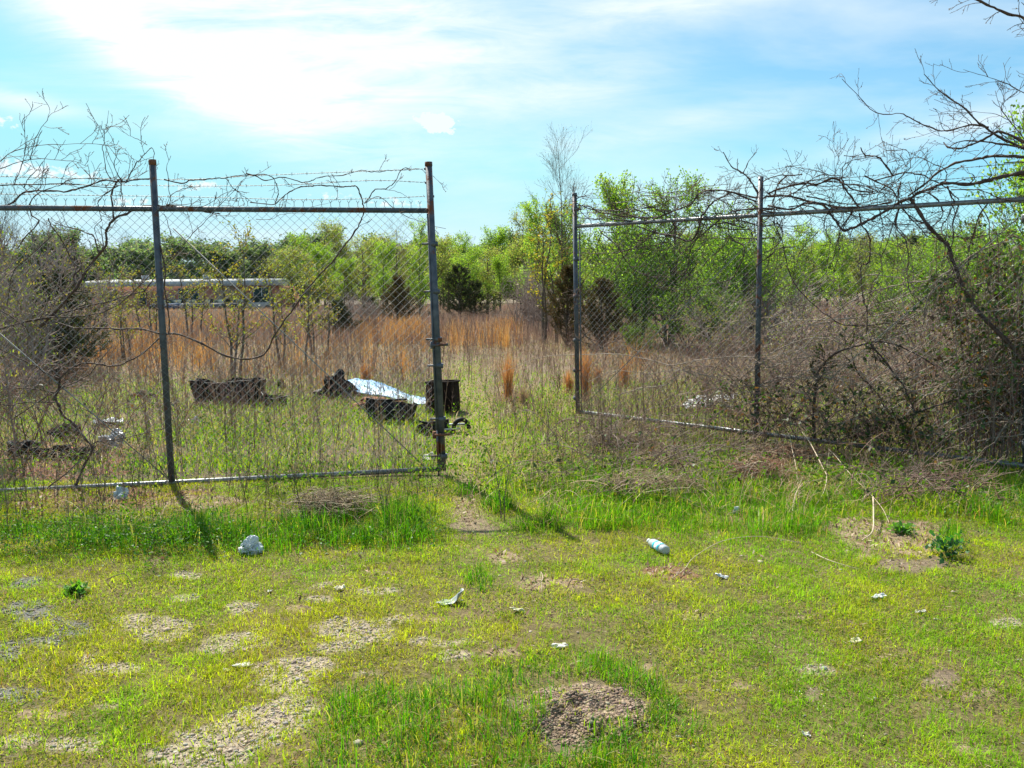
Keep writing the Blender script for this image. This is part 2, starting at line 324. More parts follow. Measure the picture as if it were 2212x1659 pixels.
def ground():
    xs = np.concatenate([-np.geomspace(700, 9, 26)[:-1], np.linspace(-9, -5, 40)[:-1], np.linspace(-5, 5, 330), np.linspace(5, 9, 40)[1:], np.geomspace(9, 700, 26)[1:]])
    ys = np.concatenate([-np.geomspace(200, 2, 12)[:-1], np.linspace(-2, 2, 10)[:-1], np.linspace(2, 8.5, 300), np.linspace(8.5, 32, 150)[1:], np.geomspace(32, 1500, 30)[1:]])
    X, Y = np.meshgrid(xs, ys); Z = gh(X, Y)
    soil = np.array([.13, .105, .06]); C = np.ones(X.shape + (3,)) * soil
    far = np.clip((Y - 9) / 6, 0, 1)[..., None]; C = C * (1 - far) + far * np.array([.17, .13, .09])
    g = fbm(X, Y, .5, 51)[..., None]; near = np.clip((6.6 - Y) / 1, 0, 1)[..., None]
    C = C * (1 - near) + near * (np.array([.085, .085, .022]) * g * 1.2 + np.array([.15, .11, .062]) * (1 - g))
    for k, c in ((4, (.19, .10, .065)), (2, (.24, .175, .12)), (3, (.17, .13, .09)), (1, (.31, .255, .19)), (0, (.15, .145, .14))):
        w = patch_w(X, Y, (k,), .4)[..., None]; C = C * (1 - w) + w * np.array(c)
    w = path_w(X, Y)[..., None] * .6; C = C * (1 - w) + w * np.array([.28, .22, .13])
    ny, nx = X.shape; i = np.arange(ny - 1)[:, None]; j = np.arange(nx - 1)[None]
    F = np.stack([i * nx + j, i * nx + j + 1, (i + 1) * nx + j + 1, (i + 1) * nx + j], -1).reshape(-1, 4)
    m, nt, o = new_mat('soil'); N, L = nt.nodes, nt.links; b = N.new('ShaderNodeBsdfPrincipled'); b.inputs['Roughness'].default_value = .95; b.inputs['Specular IOR Level'].default_value = .15
    a = N.new('ShaderNodeVertexColor'); a.layer_name = 'tone'; tc = N.new('ShaderNodeTexCoord')
    n1 = N.new('ShaderNodeTexNoise'); n1.inputs['Scale'].default_value = 45; n1.inputs['Detail'].default_value = 8; n1.inputs['Roughness'].default_value = .7; L.new(tc.outputs['Object'], n1.inputs['Vector'])
    v1 = N.new('ShaderNodeTexVoronoi'); v1.inputs['Scale'].default_value = 90; L.new(tc.outputs['Object'], v1.inputs['Vector'])
    mr = N.new('ShaderNodeMapRange'); mr.inputs['From Min'].default_value = .3; mr.inputs['From Max'].default_value = .7; mr.inputs['To Min'].default_value = .55; mr.inputs['To Max'].default_value = 1.45; L.new(n1.outputs['Fac'], mr.inputs['Value'])
    vm = N.new('ShaderNodeMapRange'); vm.inputs['To Min'].default_value = .75; vm.inputs['To Max'].default_value = 1.3; L.new(v1.outputs['Color'], vm.inputs['Value'])
    k = N.new('ShaderNodeMath'); k.operation = 'MULTIPLY'; L.new(mr.outputs[0], k.inputs[0]); L.new(vm.outputs[0], k.inputs[1])
    s = N.new('ShaderNodeVectorMath'); s.operation = 'SCALE'; L.new(a.outputs[0], s.inputs[0]); L.new(k.outputs[0], s.inputs['Scale']); L.new(s.outputs[0], b.inputs['Base Color'])
    bp = N.new('ShaderNodeBump'); bp.inputs['Strength'].default_value = .8; bp.inputs['Distance'].default_value = .012; L.new(n1.outputs['Fac'], bp.inputs['Height']); L.new(bp.outputs[0], b.inputs['Normal']); L.new(b.outputs[0], o.inputs[0])
    mb = MB(); mb.add(np.stack([X, Y, Z], -1).reshape(-1, 3), F, C.reshape(-1, 3)); ob = mb.build('ground', m, smooth=True)
    tag(ob, kind='structure')
ground()

def scatter(rng, n, y0, y1, side=.72, pad=1.0, p=1.0):
    """points on the ground in the wedge in front of the camera; p > 1 packs them towards the near end"""
    t = rng.rand(n) ** p; Y = np.sqrt(y0 ** 2 + (y1 ** 2 - y0 ** 2) * t); X = rng.uniform(-1, 1, n) * (side * Y + pad); return X, Y
def lift(X, Y, dz=0.0): return np.stack([X, Y, gh(X, Y) + dz], -1)

# ---- low plants
def lawn():
    rng = np.random.RandomState(1); mb = MB()
    X, Y = scatter(rng, 850000, 2.15, 7.0, .74, 1.7, 1.15)
    d = np.clip(.62 + 1.5 * (fbm(X, Y, .11, 61) - .46) + .9 * (fbm(X, Y, .7, 71) - .5), .06, 1) * (1 - .93 * patch_w(X, Y, (0, 1, 2, 4)) * (.2 + .6 * (vn(X, Y, .06, 63) > .5))) * (1 - .88 * patch_w(X, Y, (3,)))
    d *= 1 - .5 * path_w(X, Y)
    k = rng.rand(len(X)) < d; X, Y = X[k], Y[k]; n = len(X)
    u, v = proj(X, Y)
    g = np.clip(fbm(X, Y, .45, 81) * 2.2 - .55 + rng.normal(0, .25, len(X)) + .35 * np.clip((u - 1200) / 800, -.6, .6), 0, 1)
    fresh = np.array([.24, .43, .016]); yel = np.array([.50, .50, .022]); c = fresh * g[:, None] + yel * (1 - g[:, None])
    c = c * rng.normal(1, .18, (n, 1)) * (.62 + .76 * fbm(X, Y, .16, 87))[:, None]; dead = rng.rand(n) < .07 + .10 * (1 - g); c[dead] = np.array([.40, .29, .14]) * rng.normal(1, .18, (dead.sum(), 1))
    red = rng.rand(n) < .025; c[red] = [.30, .13, .06]
    H = (.45 + 1.1 * fbm(X, Y, .09, 93)) * rng.uniform(.012, .040, n) * (1 + .8 * (rng.rand(n) < .08)) * (.75 + .6 * fbm(X, Y, .4, 91)); W = rng.uniform(.002, .0038, n)
    blades(mb, rng, lift(X, Y, -.003), H, W, rng.uniform(.1, 1.5, n), np.clip(c, .01, .9), 2)
    # broad low weeds
    X, Y = scatter(rng, 120000, 2.15, 6.6, .74, 1.7, 1.1); w = (fbm(X, Y, .3, 101) > .5) & (rng.rand(len(X)) > patch_w(X, Y)); X, Y = X[w], Y[w]; n = len(X)
    leaves(mb, rng, lift(X, Y, rng.uniform(.004, .03, n)), rng.uniform(.008, .018, n), rng.uniform(.005, .010, n), mixc(rng, n, [(.17, .25, .04), (.12, .21, .035), (.30, .29, .06)], None, .15), 1.2)
    tag(mb.build('lawn_grass', M['grass']), 'short yellow-green grass of the open lawn', 'grass', kind='stuff')
    # straw crumbs and dry bits lying flat
    mb = MB(); X, Y = scatter(rng, 34000, 2.15, 7.5, .74, 1.7, 1.1); n = len(X)
    L = rng.uniform(.008, .035, n); a = rng.uniform(0, 6.28, n); P0 = lift(X, Y, rng.uniform(.004, .02, n)); d = np.stack([np.cos(a), np.sin(a), rng.normal(0, .12, n)], -1)
    tubes(mb, np.stack([P0, P0 + d * L[:, None]], 1), np.stack([rng.uniform(.0006, .0016, n)] * 2, 1), 3, mixc(rng, n, [(.40, .29, .17), (.27, .18, .11), (.50, .40, .26), (.14, .09, .06)]))
    tag(mb.build('straw_litter', M['dry']), 'dry straw crumbs scattered through the lawn', 'litter', kind='stuff')
lawn()
def tall_grass():
    rng = np.random.RandomState(2); mb = MB()
    X, Y = scatter(rng, 420000, 2.15, 8.6, .74, 1.6, 1.1)
    w = lush_w(X, Y); k = rng.rand(len(X)) < w * np.clip(2.6 * fbm(X, Y, .2, 111) - .68, .05, 1); X, Y, w = X[k], Y[k], w[k]; n = len(X)
    u, v = proj(X, Y); belt = (v < 1240)
    H = np.where(belt, rng.uniform(.05, .19, n), rng.uniform(.04, .125, n)) * (.2 + 1.5 * fbm(X, Y, .17, 121)) * (.35 + .65 * w)
    c = mixc(rng, n, [(.06, .20, .01), (.11, .28, .015), (.20, .35, .025), (.44, .36, .18)], [.36, .32, .20, .12], .15)
    right = u > 1120; c[right & belt] *= np.array([1.25, 1.08, 1.1])
    blades(mb, rng, lift(X, Y, -.004), H, np.where(belt, rng.uniform(.003, .0065, n), rng.uniform(.0025, .005, n)), rng.uniform(.05, 1.15, n) ** 1.3, np.clip(c, .01, .9), 3)
    tag(mb.build('tall_grass', M['grass']), 'tall fresh green grass along the gates and in the near tuft', 'grass', kind='stuff')
    # clover-like leafy weeds in front of the left gate and low weeds elsewhere
    mb = MB(); X, Y = scatter(rng, 120000, 4.3, 7.5, .68, .5); u, v = proj(X, Y)
    k = (rng.rand(len(X)) < np.exp(-((v - 1175) / 38) ** 2) * np.clip((560 - u) / 150, 0, 1) + .25 * np.exp(-((v - 1180) / 30) ** 2) * (u < 960) + .3 * np.exp(-((u - 2130) / 90) ** 2 - ((v - 1110) / 50) ** 2)) & (rng.rand(len(X)) < fbm(X, Y, .2, 17) * 1.5)
    X, Y = X[k], Y[k]; n = len(X)
    leaves(mb, rng, lift(X, Y, rng.uniform(.02, .14, n)), rng.uniform(.012, .026, n), rng.uniform(.008, .016, n), mixc(rng, n, [(.08, .22, .02), (.05, .16, .015), (.12, .25, .03)]), 1.1)
    tag(mb.build('clover', M['leaf']), 'leafy clover patch at the foot of the left gate', 'weeds', kind='stuff')
    # white chickweed flowers
    mb = MB(); X, Y = scatter(rng, 9000, 2.2, 3.6, .68, .5); u, v = proj(X, Y); k = rng.rand(len(X)) < .22 * np.exp(-((u - 1620) / 260) ** 2 - ((v - 1530) / 90) ** 2) * (fbm(X, Y, .15, 5) > .5); X, Y = X[k], Y[k]; n = len(X)
    leaves(mb, rng, lift(X, Y, rng.uniform(.03, .06, n)), .006, .005, (.75, .77, .7), 2)
    tag(mb.build('chickweed_flowers', M['leaf']), 'tiny white chickweed flowers in the near grass', 'flowers', kind='stuff')
tall_grass()

def weed_proto(rng, kind):
    """one dry weed as polylines: (P, R)"""
    out = []
    n = 7; t = np.linspace(0, 1, n); lean = rng.normal(0, .12, 2); 
    stem = np.stack([lean[0] * t ** 1.5 + np.cumsum(rng.normal(0, .008, n)), lean[1] * t ** 1.5, t], -1); out.append((stem, np.linspace(.0045, .0018, n)))
    k = {0: 9, 1: 16}[kind]
    for i in range(k):
        s = rng.uniform(.3, .97); b = stem[int(s * (n - 1))]; a = rng.uniform(0, 6.28); L = rng.uniform(.1, .32) * (1.25 - s); el = rng.uniform(.5, 1.2)
        d = np.array([math.cos(a) * math.cos(el), math.sin(a) * math.cos(el), math.sin(el)]); tt = np.linspace(0, 1, n)[:, None]
        out.append((b + d * L * tt + np.array([0, 0, L * .25]) * tt ** 2 + np.cumsum(rng.normal(0, L * .03, (n, 3)), 0), np.linspace(.0022, .0010, n)))
    P = np.stack([o[0] for o in out]); R = np.stack([o[1] for o in out]); return P, R
def replicate(mb, rng, protos, X, Y, H, col, wscale=1.0, sides=3, sq=1.0):
    which = rng.randint(0, len(protos), len(X)); a = rng.uniform(0, 6.28, len(X))
    for j, (P, R) in enumerate(protos):
        s = which == j; n = int(s.sum())
        if not n: continue
        ca, sa = np.cos(a[s]), np.sin(a[s]); h = H[s]; Q = np.broadcast_to(P, (n,) + P.shape).copy()
        x = Q[..., 0] * ca[:, None, None] - Q[..., 1] * sa[:, None, None]; y = Q[..., 0] * sa[:, None, None] + Q[..., 1] * ca[:, None, None]
        hh = h[:, None, None]; Q = np.stack([x * hh * sq + X[s][:, None, None], y * hh * sq + Y[s][:, None, None], Q[..., 2] * hh + gh(X[s], Y[s])[:, None, None] - .01], -1)
        RR = np.broadcast_to(R, (n,) + R.shape) * (hh ** .5) * wscale * (1 if np.isscalar(wscale) else 1)
        C = np.repeat(col[s], P.shape[0], axis=0)
        tubes(mb, Q.reshape(-1, P.shape[1], 3), RR.reshape(-1, P.shape[1]), sides, C)
def orange_w(X, Y):
    u, v = proj(X, Y)
    w = np.clip((u + 900) / 10, 0, 1) * np.clip((640 - u) / 90, 0, 1) * np.clip((v - 666) / 6, 0, 1) * np.clip((745 - v) / 45, 0, 1) * .8
    w = np.maximum(w, np.clip((u - 740) / 40, 0, 1) * np.clip((935 - u) / 30, 0, 1) * np.clip((v - 690) / 8, 0, 1) * np.clip((765 - v) / 25, 0, 1) * .85)
    for a, b, ra, rb in [(1010, 740, 80, 26), (1085, 745, 30, 40), (690, 850, 46, 26), (800, 800, 110, 26), (640, 790, 60, 40), (610, 860, 50, 22), (700, 880, 60, 16), (450, 790, 160, 26), (180, 790, 160, 30), (1380, 790, 60, 30), (560, 820, 60, 20), (880, 740, 60, 40), (1560, 760, 40, 20)]:
        w = np.maximum(w, .6 * np.exp(-((u - a) / ra) ** 2 - ((v - b) / rb) ** 2))
    return w * np.clip(fbm(X, Y, 1.1, 131) * 5.0 - 2.15, .03, 1) * (.5 + .5 * (fbm(X, Y, 4.5, 133) > .45)) * (1 - path_w(X, Y))
def field():
    rng = np.random.RandomState(3)
    # green undergrowth behind the gates
    mb = MB(); X, Y = scatter(rng, 480000, 5.6, 26, .8, 2.0, 1.75)
    u, v = proj(X, Y)
    green = np.clip(1.35 - (Y - 7) / 7.5, .05, 1) * np.clip(fbm(X, Y, 1.1, 141) * 2.6 - .45, .12, 1); green = np.maximum(green, 1.0 * path_w(X, Y) * (Y > 8))
    green *= (1 - .8 * patch_w(X, Y, (2, 3, 4))) * np.clip((Y - 5.6) / 1.2 + (vn(X, Y, .3, 5) - .5), 0, 1)
    k = rng.rand(len(X)) < green * .95; X1, Y1 = X[k], Y[k]; n = len(X1)
    H = rng.uniform(.03, .15, n) * (.4 + 1.1 * fbm(X1, Y1, .6, 151)) * np.where(path_w(X1, Y1) > .4, .6, 1) * low_by_gate(X1, Y1)
    c = mixc(rng, n, [(.20, .36, .015), (.32, .42, .025), (.10, .24, .012), (.44, .35, .18), (.42, .45, .04)], [.34, .22, .16, .08, .20], .16)
    blades(mb, rng, lift(X1, Y1, -.005), H, rng.uniform(.004, .008, n) * (1 + Y1 * .03), rng.uniform(.05, 1.1, n), np.clip(c, .01, .9), 2)
    k = (rng.rand(len(X)) < green * .4 * (fbm(X, Y, .5, 7) > .45)); X2, Y2 = X[k], Y[k]; n = len(X2)
    leaves(mb, rng, lift(X2, Y2, rng.uniform(.02, .22, n)), rng.uniform(.02, .045, n), rng.uniform(.012, .025, n), mixc(rng, n, [(.11, .22, .02), (.15, .24, .03), (.06, .13, .02), (.2, .24, .04)]), .8)
    tag(mb.build('field_grass', M['grass']), 'green grass and weeds over the field behind the gates', 'grass', kind='stuff')
    # matted dead grass
    mb = MB(); X, Y = scatter(rng, 390000, 5.3, 34, .8, 2.0, 1.7); u, v = proj(X, Y)
    d = np.clip(fbm(X, Y, .8, 161) * 2.4 - .62, .10, 1) * (1 - .75 * path_w(X, Y)); d *= np.where((Y < 7.2) & (u < 960), .45, 1)
    for a, b, ra, rb, kk in [(1420, 960, 190, 40, 1.2), (1420, 1060, 170, 30, 1.0), (1900, 1050, 120, 30, .8), (260, 1078, 300, 22, 1.0), (300, 1150, 60, 16, .7), (690, 1150, 60, 22, .8), (830, 1120, 50, 20, .7), (1330, 1120, 90, 18, .8), (1560, 1100, 60, 20, .8), (1770, 1060, 80, 24, .8), (2080, 1090, 60, 22, .7), (1010, 1090, 40, 50, .9), (1380, 860, 110, 50, .6), (560, 1110, 120, 25, .5), (1690, 1000, 90, 22, 1)]:
        d = np.maximum(d, kk * (.3 + fbm(X, Y, .25, 7)) * 1.1 * np.exp(-((u - a) / ra) ** 2 - ((v - b) / rb) ** 2))
    d *= np.clip((Y - 5.4) / 1.6 + (fbm(X, Y, .35, 6) - .5) * 1.6, 0, 1) * (1 - .9 * patch_w(X, Y, (2, 3)))
    k = rng.rand(len(X)) < d * .8; X, Y = X[k], Y[k]; n = len(X)
    H = rng.uniform(.06, .30, n) * low_by_gate(X, Y); c = mixc(rng, n, [(.48, .36, .20), (.36, .25, .15), (.26, .17, .11), (.60, .48, .30)], [.35, .3, .2, .15])
    blades(mb, rng, lift(X, Y, -.002), H, rng.uniform(.0022, .0042, n) * (1 + Y * .035), rng.uniform(.4, 2.2, n), c, 3)
    tag(mb.build('dead_grass', M['dry']), 'matted dead straw-coloured grass behind the gates', 'dead grass', kind='stuff')
    # dry purple-brown weeds
    mb = MB(); protos = [weed_proto(rng, i % 2) for i in range(10)]
    X, Y = scatter(rng, 30000, 7.2, 60, .78, 1, 1.55); u, v = proj(X, Y)
    d = np.clip((Y - 7.2) / 2.6, .12, 1) * np.where((v > 665) & (v < 860), 1.35, 1) * (1 - path_w(X, Y)) * np.clip(.25 + fbm(X, Y, 2.2, 171) * 1.3, 0, 1) * (1 - .75 * np.clip(orange_w(X, Y), 0, 1)); d *= np.where((v > 885) & (u < 1250) & (u > 400), .85, 1) * np.where((v > 800) & (u < 1250) & (u > 930), .35, 1)
    k = rng.rand(len(X)) < d; X, Y = X[k], Y[k]; n = len(X)
    replicate(mb, rng, protos, X, Y, rng.uniform(.3, .85, n), mixc(rng, n, [(.34, .23, .19), (.44, .31, .25), (.22, .14, .12), (.52, .40, .30)], [.35, .3, .2, .15]), 1.0, 3)
    tag(mb.build('dry_weeds', M['dry']), 'purple-brown leafless weeds filling the field', 'weeds', kind='stuff')
    # far dry field, broad ribbons stand close together
    mb = MB(); X, Y = scatter(rng, 150000, 26, 135, .85, 2, 1.35); n = len(X); u, v = proj(X, Y)
    o = np.clip(orange_w(X, Y), 0, 1); k = rng.rand(n) < .75; X, Y, o = X[k], Y[k], o[k]; n = len(X)
    c = mixc(rng, n, [(.34, .235, .19), (.42, .31, .245), (.26, .17, .145)], None, .12); isor = rng.rand(n) < o; c[isor] = mixc(rng, int(isor.sum()), [(.60, .32, .10), (.46, .25, .10), (.62, .42, .2)])
    blades(mb, rng, lift(X, Y, -.02), rng.uniform(.35, .8, n), rng.uniform(.012, .03, n) * (1 + Y * .012), rng.uniform(0, .5, n), c, 1)
    tag(mb.build('far_weeds', M['dry']), 'dry brown and orange weeds in the far half of the field', 'weeds', kind='stuff')
    # orange broomsedge
    mb = MB(); X, Y = scatter(rng, 46000, 9, 42, .78, 1, 1.2); k = rng.rand(len(X)) < orange_w(X, Y) * .6; X, Y = X[k], Y[k]
    r = 9; X = (X[:, None] + rng.normal(0, .05, (len(X), r))).ravel(); Y = (Y[:, None] + rng.normal(0, .05, (len(Y), r))).ravel(); n = len(X)
    blades(mb, rng, lift(X, Y, -.005), rng.uniform(.35, .85, n), rng.uniform(.003, .006, n) * (1 + Y * .05), rng.uniform(0, .3, n), mixc(rng, n, [(.70, .36, .08), (.58, .27, .06), (.72, .48, .2), (.38, .2, .08)]), 2)
    tag(mb.build('broomsedge', M['dry']), 'orange broomsedge spread over the field', 'dry grass', kind='stuff')
    # slender dead stalks around the gates
    mb = MB(); X, Y = scatter(rng, 3600, 5.4, 9.5, .7, .8); u, v = proj(X, Y); dd = .75 * np.exp(-((Y - 6.3) / .8) ** 2) * (u < 960) + .4 * (u > 1150) * (Y > 6.3); dd *= np.clip(abs(u - 1040) / 120, 0, 1)
    k = rng.rand(len(X)) < dd; X, Y = X[k], Y[k]; n = len(X)
    replicate(mb, rng, [weed_proto(rng, 0) for _ in range(6)], X, Y, rng.uniform(.2, .62, n), mixc(rng, n, [(.17, .12, .09), (.3, .23, .16), (.12, .085, .07), (.45, .37, .26)]), .8, 3, .8)
    tag(mb.build('dead_stalks', M['dry']), 'thin dead stalks standing along both gates', 'weeds', kind='stuff')
field()
def stones():
    rng = np.random.RandomState(4)
    import bmesh
    bm = bmesh.new(); bmesh.ops.create_icosphere(bm, subdivisions=1, radius=1); V = np.array([v.co[:] for v in bm.verts]); F = np.array([[v.index for v in f.verts] for f in bm.faces]); bm.free()
    def rocks(mb, X, Y, S, C, sink=.35):
        n = len(X); W = V[None] * (1 + rng.normal(0, .16, (n, len(V), 1))) * np.stack([S * rng.uniform(.8, 1.4, n), S * rng.uniform(.7, 1.2, n), S * rng.uniform(.4, .75, n)], -1)[:, None]
        a = rng.uniform(0, 6.28, n); ca, sa = np.cos(a)[:, None], np.sin(a)[:, None]; x = W[..., 0] * ca - W[..., 1] * sa; y = W[..., 0] * sa + W[..., 1] * ca
        Q = np.stack([x + X[:, None], y + Y[:, None], W[..., 2] + (gh(X, Y) + S * (.5 - sink))[:, None]], -1)
        mb.add(Q.reshape(-1, 3), (F[None] + (np.arange(n) * len(V))[:, None, None]).reshape(-1, 3), np.repeat(C, len(V), axis=0))
    mb = MB(); X, Y = scatter(rng, 130000, 2.2, 5.2, .68, .4); w0 = patch_w(X, Y, (0,)); w1 = patch_w(X, Y, (1,)); k = rng.rand(len(X)) < np.maximum(w0, w1) ** 1.5 * .8 + .01
    X, Y, w0 = X[k], Y[k], w0[k]; n = len(X); C = mixc(rng, n, [(.33, .28, .22), (.42, .36, .29), (.24, .20, .16), (.29, .27, .25)]); g = w0 > .3; C[g] = mixc(rng, int(g.sum()), [(.20, .19, .18), (.28, .27, .26), (.14, .135, .13)])
    rocks(mb, X, Y, rng.gamma(1.8, .0017, n) + .0014, C)
    m = pbr('gravel', (.8, .8, .8), (1.1, 1.1, 1.1), 60, .9, use_tone=True, spec=.2)
    tag(mb.build('gravel', m), 'loose gravel in the bare patches of the lawn', 'gravel', kind='stuff')
    mb = MB(); n = 16000; a = rng.uniform(0, 6.28, n); r = rng.rand(n) ** .5 * 1.25; X = MOUND[0] + np.cos(a) * r * MOUND[2]; Y = MOUND[1] + np.sin(a) * r * MOUND[3]; k = rng.rand(n) < np.clip(1.5 - r, .1, 1); X, Y = X[k], Y[k]
    rocks(mb, X, Y, rng.gamma(2.0, .0012, len(X)) + .0012, mixc(rng, len(X), [(.25, .18, .13), (.18, .13, .095), (.33, .25, .18)]), .2)
    tag(mb.build('loose_dirt', m), 'crumbly brown dirt crumbs on the ant mound', 'dirt', kind='stuff')
    # leaf litter
    mb = MB(); X, Y = scatter(rng, 60000, 3.3, 9.5, .72, .5); k = rng.rand(len(X)) < patch_w(X, Y, (2, 4)) * .95 + .01; X, Y = X[k], Y[k]; n = len(X)
    leaves(mb, rng, lift(X, Y, rng.uniform(.003, .02, n)), rng.uniform(.02, .05, n), rng.uniform(.008, .02, n), mixc(rng, n, [(.36, .25, .17), (.24, .145, .10), (.46, .36, .26), (.16, .10, .075)]), 1.5)
    tag(mb.build('leaf_litter', M['dry']), 'brown fallen leaves on the bare soil', 'litter', kind='stuff')
stones()
# ------------------------------------------------------------------ trees and shrubs
def interp(P, idx, t):
    n = P.shape[1]; s = np.clip(t, 0, .999) * (n - 1); i = s.astype(int); f = (s - i)[:, None]
    return P[idx, i] * (1 - f) + P[idx, i + 1] * f, norm(P[idx, i + 1] - P[idx, i])
def grow(rng, P, R, k, t0, t1, ang, length, up=.3, wob=.12, rr=.5, npts=6, taper=.4, rend=.25, down=0.0):
    N = P.shape[0]; idx = np.repeat(np.arange(N), k); t = rng.uniform(t0, t1, len(idx)); pos, tan = interp(P, idx, t)
    n = P.shape[1]; s = np.clip(t, 0, .999) * (n - 1); i = s.astype(int); r0 = R[idx, i] * rr
    side = norm(np.cross(tan, rng.normal(size=tan.shape))); a = np.clip(rng.normal(ang, .18, len(idx)), .1, 1.6)[:, None]
    d = np.cos(a) * tan + np.sin(a) * side; L = length * rng.uniform(.6, 1.25, len(idx)) * (1 - taper * t)
    out = [pos]; cur = d
    for j in range(npts - 1):
        cur = norm(cur + np.array([0, 0, up / npts * 2 - down * j / npts]) + rng.normal(0, wob, cur.shape)); out.append(out[-1] + cur * (L / (npts - 1))[:, None])
    return np.stack(out, 1), r0[:, None] * np.linspace(1, rend, npts)[None]
def trunk_path(rng, H, r, wob=.03, n=10, lean=(0, 0), base=(0, 0), top=.12):
    t = np.linspace(0, 1, n); x = base[0] + lean[0] * t * H + np.cumsum(rng.normal(0, wob * H / n, n)) * (t > 0); y = base[1] + lean[1] * t * H + np.cumsum(rng.normal(0, wob * H / n, n)) * (t > 0)
    return np.stack([x, y, t * H - .05 * (t == 0)], -1), r * (1 - (1 - top) * t ** .8)
TREEDATA = {}
def tree_kind(kind, seed):
    """returns a list of (name, MB, material) for a tree one unit high"""
    rng = np.random.RandomState(seed); wood = MB(); cr = MB(); c_w = (1, 1, 1)
    def leafset(sets, per, L, W, cols, w=None, t0=.15, spread=.01, up=.4, jit=.2):
        for P, R in sets:
            N = P.shape[0]; idx = np.repeat(np.arange(N), per); t = rng.uniform(t0, 1, len(idx)); p, tan = interp(P, idx, t); p = p + rng.normal(0, spread, p.shape); n = len(p)
            leaves(cr, rng, p, rng.uniform(L * .6, L * 1.25, n), rng.uniform(W * .6, W * 1.2, n), mixc(rng, n, cols, w, jit), up, tan)
    if kind in ('poplar', 'pear', 'farbroad', 'sparse', 'bare'):
        multi = {'poplar': 1, 'pear': 3, 'farbroad': 1, 'sparse': 2, 'bare': 1}[kind]
        tp = [trunk_path(rng, 1 - .12 * i, .024 if kind == 'farbroad' else (.010 if kind == 'bare' else .016), .05, 10, (rng.normal(0, .03 + .05 * i), rng.normal(0, .03 + .05 * i)), (rng.normal(0, .02 * i), rng.normal(0, .02 * i))) for i in range(multi)]
        if kind == 'sparse': tp = [trunk_path(rng, 1 - .2 * i, .011, .07, 10, (rng.normal(0, .06), rng.normal(0, .06)), (rng.normal(0, .05), rng.normal(0, .05))) for i in range(3)]
        P0 = np.stack([a for a, b in tp]); R0 = np.stack([b for a, b in tp]); tubes(wood, P0, R0, 6)
        k1, ang, l1, k2, l2, up, t0 = {'poplar': (44, .80, .36, 7, .13, .42, .08), 'pear': (28, .85, .42, 9, .15, .38, .06), 'farbroad': (36, 1.0, .42, 8, .16, .28, .08), 'sparse': (15, .7, .26, 5, .10, .35, .25), 'bare': (30, .62, .34, 8, .13, .45, .28)}[kind]
        P1, R1 = grow(rng, P0, R0, k1, t0, .97, ang, l1, up, .10, .42, 7, .5); tubes(wood, P1, np.maximum(R1, .0012 if kind != 'bare' else .0007), 4)
        P2, R2 = grow(rng, P1, R1, k2, .2, .98, .65, l2, .3, .14, .5, 5, .4); tubes(wood, P2, np.maximum(R2, .0008 if kind != 'bare' else .00045), 3)
        if kind == 'bare':
            P3, R3 = grow(rng, P2, R2, 4, .2, .95, .6, .06, .2, .12, .6, 4, .3); tubes(wood, P3, np.maximum(R3, .0003), 3)
            leafset([(P3, R3)], 1, .006, .003, [(.20, .13, .09), (.16, .17, .06)], None, .7, .002)
        green = {'poplar': [(.26, .42, .06), (.35, .50, .09), (.17, .30, .04)], 'pear': [(.20, .37, .05), (.30, .47, .08), (.12, .24, .03)], 'farbroad': [(.24, .32, .10), (.31, .38, .13), (.30, .27, .15)], 'sparse': [(.26, .27, .05), (.20, .24, .05), (.32, .24, .06)]}.get(kind)
        if kind == 'poplar': leafset([(P2, R2)], 24, .015, .010, green, None, .1, .012); leafset([(P1, R1)], 14, .015, .010, green, None, .3, .012)
        if kind == 'pear': leafset([(P2, R2)], 15, .0145, .0105, green, None, .1, .012); leafset([(P1, R1)], 11, .0145, .0105, green, None, .3, .012)
        if kind == 'farbroad': leafset([(P2, R2)], 22, .017, .013, green, None, .05, .028)
        if kind == 'sparse': leafset([(P2, R2)], 5, .017, .012, green, None, .2, .008); leafset([(P1, R1)], 3, .017, .012, green, None, .4, .008)
    elif kind in ('cedar', 'rustcedar'):
        p, r = trunk_path(rng, 1, .03, .02, 10, top=.05); tubes(wood, p, r, 6)
        P1, R1 = grow(rng, p[None], r[None], 105, .04, .98, 1.2 if kind == 'cedar' else 1.1, .62 if kind == 'cedar' else .6, .28, .07, .3, 6, .86); tubes(wood, P1, np.maximum(R1, .001), 3)
        P2, R2 = grow(rng, P1, R1, 9, .2, 1, .6, .10, .4, .1, .5, 4, .4)
        cols = [(.045, .075, .03), (.03, .05, .022), (.06, .085, .035), (.085, .06, .035)] if kind == 'cedar' else [(.11, .075, .03), (.075, .07, .03), (.16, .09, .04), (.05, .06, .025)]
        leafset([(P2, R2)], 20, .034, .007, cols, None, 0, .006, 0); leafset([(P1, R1)], 16, .034, .008, cols, None, .1, .008, 0)
    elif kind in ('thicket', 'greyshrub', 'leafshrub'):
        n = 12 if kind != 'greyshrub' else 18
        tp = [trunk_path(rng, rng.uniform(.6, 1), .011, .10, 9, (rng.normal(0, .28), rng.normal(0, .28)), (rng.normal(0, .12), rng.normal(0, .12)), .25) for _ in range(n)]
        P0 = np.stack([a for a, b in tp]); R0 = np.stack([b for a, b in tp]); tubes(wood, P0, R0, 4)
        P1, R1 = grow(rng, P0, R0, 12, .12, .95, .7, .30, .25, .15, .6, 6, .4, down=.15); tubes(wood, P1, np.maximum(R1, .0022), 3)
        P2, R2 = grow(rng, P1, R1, 5, .2, .95, .7, .13, .1, .15, .6, 4, .3); tubes(wood, P2, np.maximum(R2, .0014), 3)
